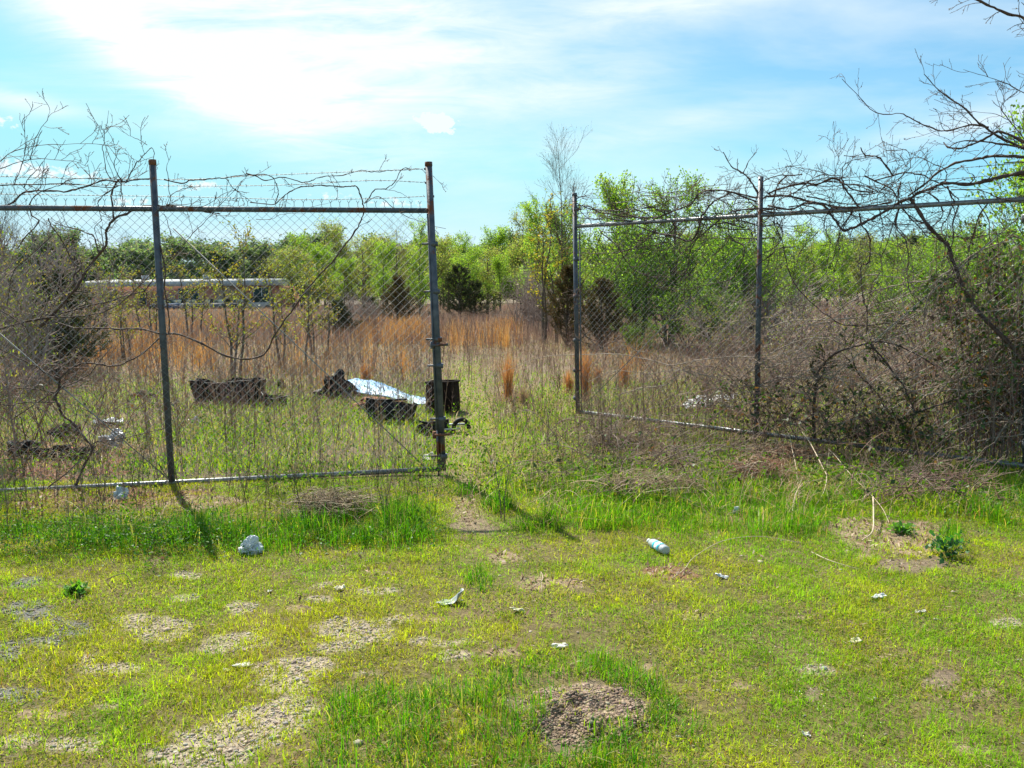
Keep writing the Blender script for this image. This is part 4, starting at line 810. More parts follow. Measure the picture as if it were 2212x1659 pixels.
vine('woody_vine', 'thick dark woody vine winding up left of the left gate middle post', LW, [
    (c5((640, 1270), (700, 1120), (770, 970), (720, 910), (620, 790), (520, 690), (490, 620), (455, 540), (490, 450), (500, 370)), (.009, .010)),
    (c5((500, 370), (560, 320), (640, 250), (750, 220), (870, 215), (980, 235), (1100, 190), (1220, 130), (1340, 30)), (.006, .005)),
    (c5((500, 370), (400, 310), (300, 240), (200, 200), (0, 120)), (.006, .004)),
    (c5((470, 490), (340, 460), (200, 455), (10, 460)), (.005, .003)), (c5((450, 570), (200, 565), (60, 590), (-100, 560)), (.004, .003)),
    (c5((120, 700), (330, 560), (500, 460), (640, 400), (740, 340), (820, 240), (940, 100)), (.0045, .003)),
    (c5((400, 1290), (520, 1190), (640, 1080), (720, 960), (820, 910), (1000, 880), (1200, 830), (1380, 790)), (.0055, .003)),
    (c5((1340, 1090), (1400, 1170), (1470, 1240)), .004),
    (c1((330, 1600), (430, 1500), (540, 1380), (640, 1270), (720, 1120), (830, 960), (880, 880), (890, 780), (960, 690), (1050, 635), (1110, 600), (1200, 575), (1280, 575)), (.0105, .008)),
    (c1((1280, 575), (1400, 572), (1600, 590), (1720, 620), (1850, 640)), (.006, .004)),
    (c1((960, 690), (945, 600), (950, 500), (1000, 400), (1030, 360)), (.0075, .006)),
    (c1((640, 1270), (620, 1160), (660, 1090), (590, 1040), (540, 950), (490, 880), (440, 800), (400, 700), (410, 680)), (.007, .004)),
    (c1((830, 960), (800, 880), (760, 820), (680, 790), (580, 760), (460, 715)), (.0055, .003)),
    (c1((0, 580), (100, 550), (220, 460), (400, 450), (600, 440), (720, 400), (830, 355), (940, 355), (1030, 370), (1130, 350), (1260, 345)), (.007, .005)),
    (c1((240, 575), (300, 500), (420, 450), (560, 400), (640, 350), (860, 338)), (.004, .002)), (c1((0, 400), (150, 400), (300, 405), (550, 400), (760, 415), (900, 430), (1010, 400)), (.004, .003)),
    (c1((240, 575), (280, 640), (350, 700), (240, 830), (150, 930)), (.005, .004)),
    (c1((1000, 400), (900, 460), (830, 520), (790, 580), (820, 680), (770, 750), (830, 880)), (.004, .002)),
    (c1((1020, 380), (1020, 480), (1040, 580)), .004), (c1((1030, 370), (960, 230), (1000, 90)), (.004, .0015)),
    (c1((940, 350), (900, 290), (885, 150), (890, 0), (905, -120), (915, -230)), (.0038, .0012)),
    (c1((1060, 380), (1090, 310), (1140, 200), (1190, 110), (1240, 60), (1290, 110), (1290, 190)), (.0042, .002)), (c1((1240, 60), (1180, 20), (1050, -40), (980, -90)), (.0025, .001)),
    (c1((0, 200), (130, 110), (400, 60), (750, 50), (960, 68)), (.003, .001)), (c1((0, 260), (240, 180), (550, 195), (740, 240)), (.003, .0013)),
    (c1((120, 400), (160, 250), (195, 100), (200, -60), (205, -200)), (.003, .0013)), (c1((200, 420), (260, 330), (350, 230), (410, 150), (430, 100)), (.003, .0013)), (c1((255, 180), (280, 40), (370, -130), (420, -240)), (.003, .001)),
    (c1((0, 1610), (200, 1550), (420, 1500), (650, 1480), (900, 1420), (1100, 1300), (1300, 1120)), (.006, .003)),
    (c1((200, 1550), (430, 1510), (660, 1420), (860, 1380), (1080, 1320), (1220, 1290)), (.0065, .004)),
    (c1((1220, 1290), (1330, 1150), (1500, 990), (1650, 800), (1780, 650), (1860, 560), (1990, 430)), (.004, .0018)),
    (c1((870, 900), (960, 1090), (1090, 1200), (1210, 1290), (1330, 1450)), (.003, .002)),
    (c1((0, 1450), (100, 1510), (210, 1600), (260, 1690)), .005), (c1((430, 830), (250, 1000), (100, 1150), (60, 1400)), (.004, .003)),
    ], 101, tw=10, twl=.25, RS=1.15)
vine('woody_vine', 'slender brown vine sagging from the left gate middle post, then climbing to the barbed wire', LW, [
    (c1((430, 1540), (600, 1580), (700, 1580), (860, 1570), (1050, 1585), (1200, 1600), (1380, 1655)), (.006, .006)),
    ([(354, 722), (385, 722), (430, 740), (490, 770), (535, 777), (565, 771), (580, 757), (592, 733), (612, 705), (640, 668), (672, 628), (700, 592), (726, 560), (750, 530), (772, 502), (786, 480), (790, 458), (788, 438), (784, 418), (778, 402), (766, 395), (740, 395), (700, 395), (672, 398), (650, 400), (625, 412), (608, 425), (594, 438), (570, 439), (540, 437)], (.0075, .0035)),
    (c2((0, 310), (70, 315), (140, 345), (190, 400), (205, 450), (195, 500), (160, 550)), (.0035, .003)),
    (c2((-80, 300), (0, 320), (80, 360), (230, 335), (400, 365), (480, 355), (560, 325), (700, 310), (860, 270), (950, 285), (1060, 280), (1160, 272), (1260, 265), (1380, 262), (1440, 310)), (.0042, .002)),
    (c1((1380, 350), (1530, 385), (1600, 365), (1750, 350), (1900, 340), (2000, 320), (2160, 312)), (.005, .0035)), (c1((1900, 340), (1980, 420), (2050, 480), (2130, 545)), .003), (c1((1990, 540), (2010, 430), (2060, 350), (2157, 315)), .0025),
    (c2((915, 550), (950, 510), (1000, 450), (1090, 430), (1160, 380), (1240, 270), (1300, 262)), (.0048, .0025)), (c2((925, 545), (1030, 500), (1160, 600), (1290, 680), (1420, 730), (1600, 765)), (.003, .0015)),
    (c2((1090, 435), (1200, 455), (1280, 500), (1320, 525)), .002), (c2((1490, 320), (1560, 370), (1615, 435)), .0015), (c2((440, 590), (560, 545), (700, 500)), .0016),
    (c2((0, 685), (130, 695), (200, 675), (300, 645), (420, 640)), .002), (c1((1400, 570), (1560, 545), (1720, 520)), .0025), (c1((1400, 570), (1450, 480), (1560, 440), (1680, 410)), .003), (c1((1380, 640), (1420, 700), (1440, 790), (1460, 1000)), .0028),
    (c1((1400, 560), (1690, 580), (1860, 490), (1990, 435)), .003), (c1((1430, 560), (1440, 470), (1410, 250), (1440, 150)), (.003, .0012)),
    (c1((1300, 640), (1330, 760), (1370, 950), (1400, 1100), (1380, 1250), (1410, 1400), (1430, 1560), (1420, 1660)), (.006, .005)),
    ], 102, tw=3, twl=.16, RS=1.15)
M['cane'] = pbr('dead_cane', (.24, .17, .13), (.42, .34, .27), 12, .7)
vine('woody_vine', 'massive tangle of bare reddish vines over the right gate top rail and mesh', RW, [
    (c4((2100, 1800), (1960, 1655), (1850, 1540), (1750, 1430), (1640, 1240), (1580, 1100), (1530, 980), (1480, 900), (1430, 840), (1330, 740), (1250, 600), (1200, 510)), (.014, .011)),
    (c4((1200, 510), (1120, 540), (1000, 620), (880, 690), (780, 750), (690, 795), (630, 800), (570, 720), (500, 630), (450, 590), (350, 555), (250, 520), (150, 495), (0, 495)), (.0095, .006)),
    (c4((1200, 510), (1290, 450), (1400, 410), (1500, 375), (1700, 380), (1850, 350), (2000, 310), (2200, 285), (2400, 300)), (.0085, .012)),
    (c4((1180, 490), (1320, 390), (1440, 290), (1600, 230), (1760, 200), (1860, 165), (2157, 170), (2300, 190)), (.006, .009)),
    (c4((1480, 40), (1520, 80), (1620, 90), (1720, 60), (1850, 0), (1950, -40), (2200, 60)), (.004, .008)),
    (c4((1050, 320), (1000, 220), (930, 150), (830, 130), (780, 80)), (.006, .003)), (c4((900, 360), (1050, 320), (1150, 300), (1300, 320), (1450, 400), (1560, 490), (1610, 520)), (.005, .003)), (c4((640, 150), (740, 160), (830, 130)), .003),
    (c4((0, 470), (100, 430), (300, 395), (400, 410), (520, 375), (580, 380), (640, 450), (700, 520), (760, 580)), (.007, .006)),
    (c4((0, 570), (130, 600), (220, 600), (330, 550), (480, 545), (620, 575), (760, 580), (900, 570), (1050, 540)), (.007, .005)),
    (c4((770, 640), (790, 730), (840, 790), (865, 880), (860, 1000), (830, 1070), (775, 1100), (780, 1220), (800, 1380), (830, 1450), (830, 1655)), (.005, .004)),
    (c4((40, 700), (110, 850), (150, 1000), (210, 1190), (360, 1380), (500, 1500), (620, 1590), (800, 1600), (1000, 1570), (1150, 1570)), (.004, .003)),
    (c4((560, 380), (570, 250), (590, 180), (560, 90), (540, 30)), (.0025, .001)), (c4((920, 570), (930, 480), (980, 380), (1040, 330)), .003), (c4((1000, 670), (1100, 750), (1210, 860), (1330, 1000)), .003),
    (c4((1210, 500), (1300, 490), (1400, 440), (1440, 410)), .004), (c4((600, 830), (620, 950), (560, 1080)), .0025), (c4((420, 790), (280, 960), (240, 1100), (200, 1300), (200, 1500)), .003),
    (c3((2080, 500), (2050, 430), (2000, 350), (1920, 300), (1850, 250), (1780, 120)), (.008, .003)), (c3((1925, 300), (1960, 280), (1990, 200), (2060, 120)), (.005, .002)),
    (c3((1620, 640), (1680, 540), (1760, 490), (1860, 450), (2000, 510), (2060, 540)), (.006, .006)), (c3((1060, 490), (1200, 470), (1320, 480), (1420, 530)), (.002, .003)),
    (c3((1050, 740), (1200, 800), (1350, 820), (1480, 870), (1560, 800), (1600, 660), (1620, 640)), (.005, .008)), (c3((1200, 680), (1300, 640), (1400, 590), (1500, 550), (1570, 460), (1740, 430), (1880, 455), (2080, 500), (2157, 490)), (.005, .006)),
    (c3((550, 570), (650, 580), (750, 630), (850, 660), (1000, 680), (1200, 680), (1300, 640)), (.004, .006)), (c3((1540, 870), (1800, 640), (1900, 590), (2060, 580), (2200, 600)), (.004, .008)), (c3((560, 590), (590, 640), (650, 720), (640, 880), (660, 1000)), .003),
    (c3((570, 600), (600, 560), (640, 520)), .003), (c3((2090, 640), (2060, 740), (2157, 700)), .004),
    (tr_((2400, 720), (2212, 640), (2100, 590), (2020, 530), (1950, 460), (1850, 390), (1780, 320)), (.009, .002)), (tr_((2060, 550), (1980, 540), (1880, 565), (1800, 540), (1700, 490), (1580, 485), (1500, 410), (1425, 340)), (.0055, .0015)),
    (tr_((1580, 485), (1590, 560), (1605, 630)), .0015), (tr_((2212, 640), (2100, 620), (1960, 610), (1880, 640)), (.006, .002)), (tr_((2212, 600), (2120, 470), (2180, 400), (2260, 330)), .003), (tr_((2230, 410), (2100, 350), (1950, 300)), (.003, .001)),
    (tr_((2212, 560), (2090, 500), (1960, 490), (1800, 500)), .002), (tr_((1400, 790), (1390, 700), (1400, 640), (1380, 600)), .0015),
    ] + tangle(303, 56), 103, tw=11, twl=.26, RS=1.5)
vine('bare_tree', 'bare tree reaching one branch into the top right corner against the sky', lambda u, v, o=0: at(u, v, 6.0 + o), [
    ([(2570, 1260), (2555, 900), (2560, 600), (2530, 330), (2480, 180), (2400, 130), (2353, 95)], (.035, .012)), (tr_((2500, 190), (2300, 120), (2212, 75), (2100, 40), (1990, 0), (1850, -50)), (.012, .005)), (tr_((2300, 120), (2240, 60), (2200, 10)), .004), (tr_((2280, 110), (2250, 180), (2190, 115)), .003)], 104, tw=9, twl=.22, cat='tree', updir=0)
vine('bramble_arch', 'dark-leaved cane arching high over the right half of the right gate', RW, [
    (c8((400, 900), (380, 700), (400, 480), (410, 380), (430, 290), (500, 200), (600, 130), (720, 90), (850, 60), (1000, 70), (1150, 120), (1300, 190), (1400, 260)), (.009, .004)),
    (c8((850, 60), (950, 180), (1060, 310), (1150, 440), (1220, 580), (1240, 680)), (.006, .004)), (c8((400, 900), (620, 880), (880, 800), (1200, 680), (1450, 580), (1600, 530), (1800, 520)), (.006, .004)), (c8((700, 150), (760, 330), (900, 480), (1000, 640), (1080, 700)), (.004, .003)),
    (c8((1100, 1000), (1240, 700), (1220, 580)), (.005, .004)), (c8((0, 650), (150, 680), (330, 760), (400, 900)), (.004, .004)),
    ], 111, tw=16, twl=.2, budcol=((.035, .06, .02), (.05, .085, .03), (.07, .05, .03)), cat='bramble', RS=1.7, leafk=3.2)
vine('dead_canes', 'pale dead canes sweeping upward to the right across the right gate mesh', RW, [
    (c4((220, 1430), (340, 1360), (500, 1310)), .003), (c4((340, 1580), (560, 1470), (760, 1330), (900, 1270), (1150, 1200), (1400, 1150), (1620, 1020), (1800, 920), (2100, 850)), (.0045, .003)), (c4((340, 1585), (700, 1510), (900, 1420), (1160, 1330), (1500, 1180), (1560, 1110)), (.004, .003)),
    (c4((800, 950), (900, 980), (980, 1040), (1010, 1120)), .003), (c4((820, 1160), (950, 1140), (1100, 1165), (1160, 1200)), .0045), (c4((1320, 1500), (1330, 1400), (1390, 1260), (1500, 1150), (1600, 1080), (1800, 950), (2000, 870)), (.005, .003)),
    (c4((0, 1600), (200, 1540), (500, 1530), (900, 1500), (1200, 1460), (1500, 1490), (1700, 1470)), (.0042, .003)), (c4((1160, 1340), (1300, 1220), (1500, 1130)), .003), (c4((1740, 1240), (1900, 1210), (2050, 1250), (2120, 1330)), (.0045, .003)),
    (c4((700, 1610), (1000, 1560), (1160, 1590)), .0035), (c4((260, 1060), (290, 1130), (330, 1180)), .0035), (c4((1000, 1700), (1300, 1600), (1700, 1480), (2100, 1430)), (.004, .003)),
    (c7((1300, 260), (1420, 250), (1510, 225), (1640, 210), (1780, 195), (1880, 185), (2060, 187)), (.004, .003)), (c7((890, 510), (1000, 470), (1130, 430), (1240, 420), (1340, 350), (1430, 280), (1520, 230)), (.0045, .003)), (c7((640, 400), (760, 340), (890, 292), (1100, 318), (1200, 330)), (.003, .002)),
    (c7((1550, 330), (1700, 345), (1850, 345), (2000, 330)), .003), (c7((1640, 690), (1800, 640), (1960, 610), (2157, 640)), .003), (c7((800, 450), (920, 455), (970, 490)), .0025), (c7((1040, 440), (1130, 480), (1160, 560), (1200, 560)), .003), (c7((1830, 1400 - 1140), (1930, 300), (2040, 350)), .003),
    (c8((0, 170), (200, 70), (420, 40), (600, 90), (760, 130)), (.004, .003)), (c8((0, 280), (260, 200), (500, 140), (700, 120)), .0035), (c8((60, 350), (280, 365), (420, 340)), .003),
    ] + arcs(404, 75), 112, tw=6, twl=.16, budcol=((.3, .22, .14), (.2, .14, .1)), cat='dead canes', RS=1.4, mat='cane')
def canes():
    """arching bramble canes behind and through the right gate"""
    specs = [('big arching bramble with dark leaves behind the right half of the right gate', 2010, 8.6, 1.4, 1.5, 46, 1), ('bramble clump behind the right gate middle post with purple-brown canes', 1730, 9.6, 1.0, 1.2, 44, 2),
             ('dense dark bramble at the foot of the tall tree on the right', 2170, 8.0, 1.4, .9, 60, 3), ('low sprawling bramble over the bottom rail right of the middle post', 1800, 8.1, .6, 1.3, 44, 4),
             ('pale dead canes leaning out of the right gate towards the way through', 1530, 10.6, .7, 1.2, 26, 5), ('bramble canes along the bottom rail below the right edge trees', 1960, 7.4, .45, .9, 34, 6),
             ('flattened reddish dead bramble lying in front of the right gate end post', 1400, 6.9, .22, .8, 40, 8), ('dead bramble runners in the grass between the gap and the straw heap', 1310, 7.9, .3, .7, 34, 9), ('red-brown dead bramble runners in the grass at the right edge', 2010, 6.2, .22, .7, 34, 10),
             ('dark leafy bramble mass hugging the hinge post at the right edge', 2165, 7.2, 1.5, .55, 60, 11),
             ('low bramble tangle behind the lower left corner of the left gate', 60, 8.2, .8, 1.2, 34, 7)]
    for lab, u, Y, hh, sp, n, sd_ in specs:
        rng = np.random.RandomState(200 + sd_); x0 = at(u, 640, Y)[0]; base = np.array([x0, Y, float(gh(x0, Y))]); npt = 12; t = np.linspace(0, 1, npt)
        a = rng.uniform(0, 6.28, n); b = np.stack([rng.normal(0, sp * .35, n), rng.normal(0, sp * .22, n), 0 * a], -1); L = rng.uniform(.5, 1.15, n) * sp * 1.1; h = rng.uniform(.45, 1.1, n) * hh
        dirx = np.stack([np.cos(a), np.sin(a) * .6], -1)
        P = np.zeros((n, npt, 3)); P[..., 0] = b[:, :1] + dirx[:, :1] * L[:, None] * t; P[..., 1] = b[:, 1:2] + dirx[:, 1:2] * L[:, None] * t; P[..., 2] = (h[:, None] * 4 * t * (1 - t * rng.uniform(.62, 1.0, n)[:, None])) * .95
        P[..., 2] = np.maximum(P[..., 2], 0.01); P += np.cumsum(rng.normal(0, .008, P.shape), 1)
        R = rng.uniform(.003, .0062, n)[:, None] * np.linspace(1, .4, npt)[None]
        st = MB(); cc = mixc(rng, n, [(.8, .6, .58), (1.1, .9, .85), (1.8, 1.6, 1.35), (.5, .38, .4)], [.35, .3, .2, .15]) if sd_ not in (5, 8, 9) else mixc(rng, n, [(2.1, 1.9, 1.6), (1.2, .9, .8)])
        tubes(st, P, R, 4, cc)
        P1, R1 = grow(rng, P, R, 7, .15, .95, .8, .3, .15, .12, .55, 7, .3, .4, down=.2); R1 = np.maximum(R1, .0017); P1[..., 2] = np.maximum(P1[..., 2], .01); tubes(st, P1, R1, 3, np.repeat(cc, 7, axis=0))
        P2, R2 = grow(rng, P1, R1, 3, .2, .95, .8, .11, .1, .14, .6, 4, .3, .5); R2 = np.maximum(R2, .0013); tubes(st, P2, R2, 3, np.repeat(cc, 21, axis=0))
        lf = MB(); dens = {1: 3, 2: 1, 3: 7, 4: 6, 5: 0, 6: 7, 7: 2, 8: 1, 9: 0, 10: 1, 11: 9}[sd_]
        if dens:
            idx = np.repeat(np.arange(len(P1)), dens); p, tt = interp(P1, idx, rng.uniform(.2, 1, len(idx))); k = rng.rand(len(p)) < (.75 if sd_ in (3, 4, 6, 11) else .35) * (p[:, 2] < (.7 if sd_ not in (1, 11) else 9)); p = p[k]; m = len(p)
            leaves(lf, rng, p, rng.uniform(.03, .06, m), rng.uniform(.02, .04, m), mixc(rng, m, [(.035, .075, .02), (.055, .10, .028), (.10, .09, .04), (.13, .065, .04), (.07, .15, .025)]), .6)
        e = empty('bramble', base, lab, 'bramble'); st.build('canes', M['twig'], e)
        if lf.n: lf.build('foliage', M['leaf'], e)
canes()
# ------------------------------------------------------------------ dumped things and litter
import bmesh
def bm_obj(name, bm, mat, parent=None, smooth=False):
    me = bpy.data.meshes.new(name); bm.to_mesh(me); bm.free(); me.materials.append(M[mat] if isinstance(mat, str) else mat)
    if smooth: me.polygons.foreach_set('use_smooth', np.ones(len(me.polygons), bool))
    o = bpy.data.objects.new(name, me); COL.objects.link(o)
    if parent is not None: o.parent = parent
    return o
from mathutils import noise as mnoise
def rough_up(bm, amp, sc, seed=0.0):
    bm.normal_update()
    for v in bm.verts:
        n = mnoise.noise_vector(v.co * sc + Vector((seed, seed * 1.3, seed * .7))); v.co += n * amp
M['plasticblack'] = pbr('black_plastic', (.008, .008, .009), (.018, .017, .017), 12, .6, bump=.3, bscale=25, c3=(.05, .038, .03), thr=.68, spec=.2)
M['char'] = pbr('charred_board', (.010, .007, .006), (.030, .018, .014), 20, .85, bump=.8, bscale=50, c3=(.07, .042, .03), thr=.64, spec=.15, stretch=(6, 6, 1))
M['tarp'] = pbr('blue_white_sheet', (.34, .52, .68), (.08, .27, .54), 3.6, .5, bump=.6, bscale=18, c3=(.60, .65, .68), thr=.58)
M['rug'] = pbr('brown_rug', (.16, .065, .03), (.27, .12, .055), 25, .95, bump=1.0, bscale=50)
M['bag'] = pbr('white_plastic_film', (.50, .56, .60), (.66, .68, .70), 30, .35, bump=.5, bscale=40, c3=(.30, .42, .48), thr=.6, trans=.2)
M['bagblue'] = pbr('bluish_plastic_film', (.42, .52, .56), (.62, .68, .70), 14, .3, bump=.3, trans=.35)
M['silver'] = pbr('silvery_grey_film', (.38, .41, .45), (.60, .63, .68), 25, .35, bump=.4, bscale=40)
M['paper'] = pbr('weathered_paper', (.52, .50, .45), (.66, .64, .60), 40, .8, bump=.5, c3=(.36, .32, .26), thr=.62)
M['board'] = pbr('white_board', (.72, .73, .73), (.80, .80, .79), 20, .7, bump=.3, c3=(.5, .46, .4), thr=.68)
M['cream'] = pbr('cream_paper', (.66, .60, .40), (.74, .70, .55), 40, .8, bump=.3)
M['greysheet'] = pbr('grey_plastic', (.22, .25, .25), (.34, .37, .37), 20, .4, bump=.2)
M['yellow'] = pbr('yellow_plastic', (.65, .45, .10), (.72, .55, .2), 30, .6)
M['brickbit'] = pbr('broken_brick', (.42, .17, .10), (.50, .24, .15), 60, .9, bump=.6)
def crumple(name, u, v, sx, sy, sz, mat, label, cat, seed, sub=4, amp=.35, rz=0.0, lift_=0.0, parent=None):
    p = G(u, v); bm = bmesh.new(); bmesh.ops.create_icosphere(bm, subdivisions=sub, radius=.5)
    for w in bm.verts:
        c = w.co.copy(); n1 = mnoise.noise(c * 2.4 + Vector((seed, 0, 0))); n2 = abs(mnoise.noise(c * 5 + Vector((0, seed, 0)))); n3 = abs(mnoise.noise(c * 11 + Vector((0, 0, seed))))
        w.co = c * (1 + amp * (n1 * 1.7 - n2 * 1.3 - n3 * .4))
    for w in bm.verts: w.co = Vector((w.co.x * sx, w.co.y * sy, max(w.co.z + .34, 0.0) * sz * 1.15))
    o = bm_obj(name, bm, mat); o.location = (p[0], p[1], p[2] + lift_ - .004); o.rotation_euler = (0, 0, rz); tag(o, label, cat); return o
def sheet(name, u, v, sx, sy, mat, label, cat, seed, curl=.03, tilt=(0, 0), rz=0.0, h=.01, jag=.12, n=14, fold=0.0, kind='round'):
    """thin crumpled sheet with a torn outline and real thickness"""
    p = G(u, v); bm = bmesh.new(); rs = random.Random(seed); vs = {}
    for i in range(n):
        for j in range(n):
            a, b = i / (n - 1) * 2 - 1, j / (n - 1) * 2 - 1
            if kind == 'round': q = max(abs(a), abs(b)); l = math.hypot(a, b) or 1; a, b = a * q / l, b * q / l
            e = 1 + jag * mnoise.noise(Vector((a * 2.2, b * 2.2, seed))) * 2
            x, y = a * sx / 2 * e, b * sy / 2 * e; z = h + curl * (mnoise.noise(Vector((a * 1.6, b * 1.6, seed * 2.1))) + .45 * abs(mnoise.noise(Vector((a * 4, b * 4, seed + 5))))) + fold * max(0, a - .1) ** 1.3
            vs[i, j] = bm.verts.new((x, y, z))
    for i in range(n - 1):
        for j in range(n - 1): bm.faces.new((vs[i, j], vs[i + 1, j], vs[i + 1, j + 1], vs[i, j + 1]))
    o = bm_obj(name, bm, mat, smooth=True); md = o.modifiers.new('thickness', 'SOLIDIFY'); md.thickness = .0025
    zmin = min(w.co.z for w in o.data.vertices); o.location = (p[0], p[1], p[2] - min(0, zmin) + .004); o.rotation_euler = (tilt[0], tilt[1], rz); tag(o, label, cat); return o
def dumped():
    # dark ribbed box, open on top
    p = G(957, 889); e = empty('broken_box', p, 'dark charred upright box with ribbed sides behind the left gate end post', 'box', None, math.radians(-14)); W, D, H = .385, .34, .41; t = .018
    for (c, s, nm, a) in [((0, -D / 2, H / 2), (W, t, H), 'front_panel', 0), ((0, D / 2, H / 2), (W, t, H * .97), 'back_panel', 0), ((-W / 2 + t / 2, 0, H / 2 - .01), (t, D - t - .004, H * .93), 'side_panel', 0), ((W / 2 - t / 2, 0, H / 2), (t, D - t - .004, H * .98), 'side_panel', 0)]:
        bm = bmesh.new(); bmesh.ops.create_cube(bm, size=1); bmesh.ops.scale(bm, vec=s, verts=bm.verts); bmesh.ops.subdivide_edges(bm, edges=bm.edges[:], cuts=7, use_grid_fill=True); bmesh.ops.translate(bm, vec=c, verts=bm.verts)
        for w in bm.verts:
            z = w.co.z / H; w.co.x *= 1 - .10 * z; w.co.y *= 1 - .06 * z
            if z > .93: w.co.z += mnoise.noise(w.co * 22) * .03
            w.co += mnoise.noise_vector(w.co * 9) * .006
        bm_obj(nm, bm, 'char', e)
    mb = MB()
    for k in range(8):
        x = -W / 2 + .03 + k * (W - .06) / 7; tubes(mb, np.array([[x, -D / 2 - .012, .02], [x * .97, -D / 2 - .010, .2], [x * .91, -D / 2 - .002, H * .93]])[None], np.array([[.006, .007, .005]]), 5)
    mb.build('rib', M['char'], e, col=False)
    mb = MB(); rim = np.array([[-W * .46, -D * .5, H], [W * .46, -D * .5, H + .012], [W * .46, D * .46, H], [-W * .46, D * .46, H - .01], [-W * .46, -D * .5, H]]); tubes(mb, smooth_path(rim, 4)[None], np.full((1, 17), .013), 6); mb.build('rim', M['char'], e, col=False)
    # long black trough left
    def trough(u, v, W, D, H, rz, label, seed, tilt=0.0, mat='plasticblack', cut=.2):
        p = G(u, v); e = empty('black_trough', p, label, 'plastic trough', None, rz); e.rotation_euler = (tilt, 0, rz); t = .012
        for nm, c, s in [('front_panel', (0, -D / 2, H / 2), (W, t, H)), ('back_panel', (0, D / 2, H / 2), (W, t, H)), ('end_panel', (-W / 2 - t * .6, 0, H / 2), (t, D, H)), ('end_panel', (W / 2 + t * .6, 0, H / 2), (t, D, H)), ('bottom_panel', (0, 0, .02), (W - .01, D - t - .006, t))]:
            bm = bmesh.new(); bmesh.ops.create_cube(bm, size=1); bmesh.ops.scale(bm, vec=s, verts=bm.verts); bmesh.ops.subdivide_edges(bm, edges=bm.edges[:], cuts=9, use_grid_fill=True); bmesh.ops.translate(bm, vec=c, verts=bm.verts)
            for w in bm.verts:
                z = w.co.z / H; w.co.x *= .9 + .1 * z; w.co.y *= .8 + .2 * z
                if z > .8: w.co.z -= cut * H * max(0, mnoise.noise(Vector((w.co.x * 3.5 + seed, w.co.y * 3, 0)))) * 2
                w.co += mnoise.noise_vector(w.co * 5 + Vector((seed, 0, 0))) * .04
            bm_obj(nm, bm, mat, e)
        mb = MB(); r = np.array([[-W / 2, -D / 2, H], [-W * .2, -D / 2 - .01, H * (1 - cut * .25)], [W * .2, -D / 2, H * (1 - cut * .1)], [W / 2, -D / 2, H]]); tubes(mb, smooth_path(r, 5)[None], np.full((1, 16), .014), 6); mb.build('rim', M[mat], e, col=False); return e
    trough(497, 872, .96, .40, .36, .06, 'long torn black plastic trough lying in the weeds under the thin sapling clump', 3, .0, cut=.45)
    trough(842, 910, .54, .32, .26, -.25, 'tilted open black plastic crate lying in front of the blue sheet', 8, -.28, cut=.35)
    trough(592, 878, .30, .26, .18, .5, 'small crushed black plastic tub just right of the long trough', 11, .2, cut=.6)
    trough(935, 934, .34, .22, .13, .3, 'flattened black plastic piece beside the foot of the charred box', 15, -.2, cut=.7)
    crumple('black_scrap', 608, 842, .16, .14, .20, 'plasticblack', 'upright black plastic scrap in the orange grass between trough and folded plastic', 'plastic scrap', 3, 3)
    crumple('folded_plastic', 722, 868, .44, .40, .44, 'plasticblack', 'heap of folded black plastic with torn points at the left end of the blue sheet', 'plastic heap', 5, 4, .55)
    crumple('folded_plastic', 762, 864, .26, .26, .27, 'plasticblack', 'lower black plastic lump leaning on the brown rug below the blue sheet', 'plastic heap', 6.3, 4, .5)
    # tyre-like ring scrap by the end post
    p = G(972, 934); e = empty('bent_pipe', p, 'bent dark hose and pale boards lying right behind the foot of the end post', 'scrap pile'); mb = MB()
    th = np.linspace(.1, 3.4, 14); P = np.stack([.13 + .09 * np.cos(th), .02 * np.sin(th * 2), .03 + .12 * np.sin(th)], -1); tubes(mb, P[None], np.full((1, 14), .026), 8); mb.build('hose', M['plasticblack'], e, smooth=True, col=False)
    mb = MB(); box(mb, (-.03, -.03, .045), (.30, .05, .022), rotz(.3)); mb.build('board', M['paper'], e, col=False); mb = MB(); box(mb, (.03, .05, .085), (.30, .045, .02), rotz(.12)); mb.build('board', M['silver'], e, col=False)
    # rug mound and sheet
    p = G(826, 874); o = crumple('rug', 816, 882, .80, .5, .17, 'rug', 'rust-brown rug heap lying under the blue and white sheet', 'rug', 9, 4, .25)
    bm = bmesh.new(); nx, ny = 46, 18; vs = {}
    a0, a1, a2, a3 = at(744, 838, 12.4), at(742, 820, 12.9), at(925, 862, 11.6), at(922, 868, 11.35)
    top = smooth_path([at(742, 822, 12.8), at(775, 819, 12.8), at(815, 825, 12.7), at(850, 838, 12.4), at(885, 853, 12.0), at(926, 864, 11.6)], 9); bot = smooth_path([at(752, 842, 12.0), at(790, 852, 11.9), at(830, 856, 11.8), at(858, 866, 11.6), at(890, 874, 11.4), at(924, 874, 11.3)], 9)
    nt_ = len(top)
    for i in range(nt_):
        for j in range(ny):
            s = j / (ny - 1); q = top[i] * (1 - s) + bot[i] * s; q = q + np.array([0, 0, 1]) * (math.sin(s * 3.14) * .05 + .022 * mnoise.noise(Vector((q[0] * 7, q[1] * 7, 1))) + .016 * abs(mnoise.noise(Vector((q[0] * 16, q[1] * 14, 4))))) + np.array([0, 1, 0]) * .03 * mnoise.noise(Vector((q[0] * 5, s * 4, 9)))
            q[2] = max(q[2], float(gh(q[0], q[1])) + .012); vs[i, j] = bm.verts.new(q)
    for i in range(nt_ - 1):
        for j in range(ny - 1): bm.faces.new((vs[i, j], vs[i, j + 1], vs[i + 1, j + 1], vs[i + 1, j]))
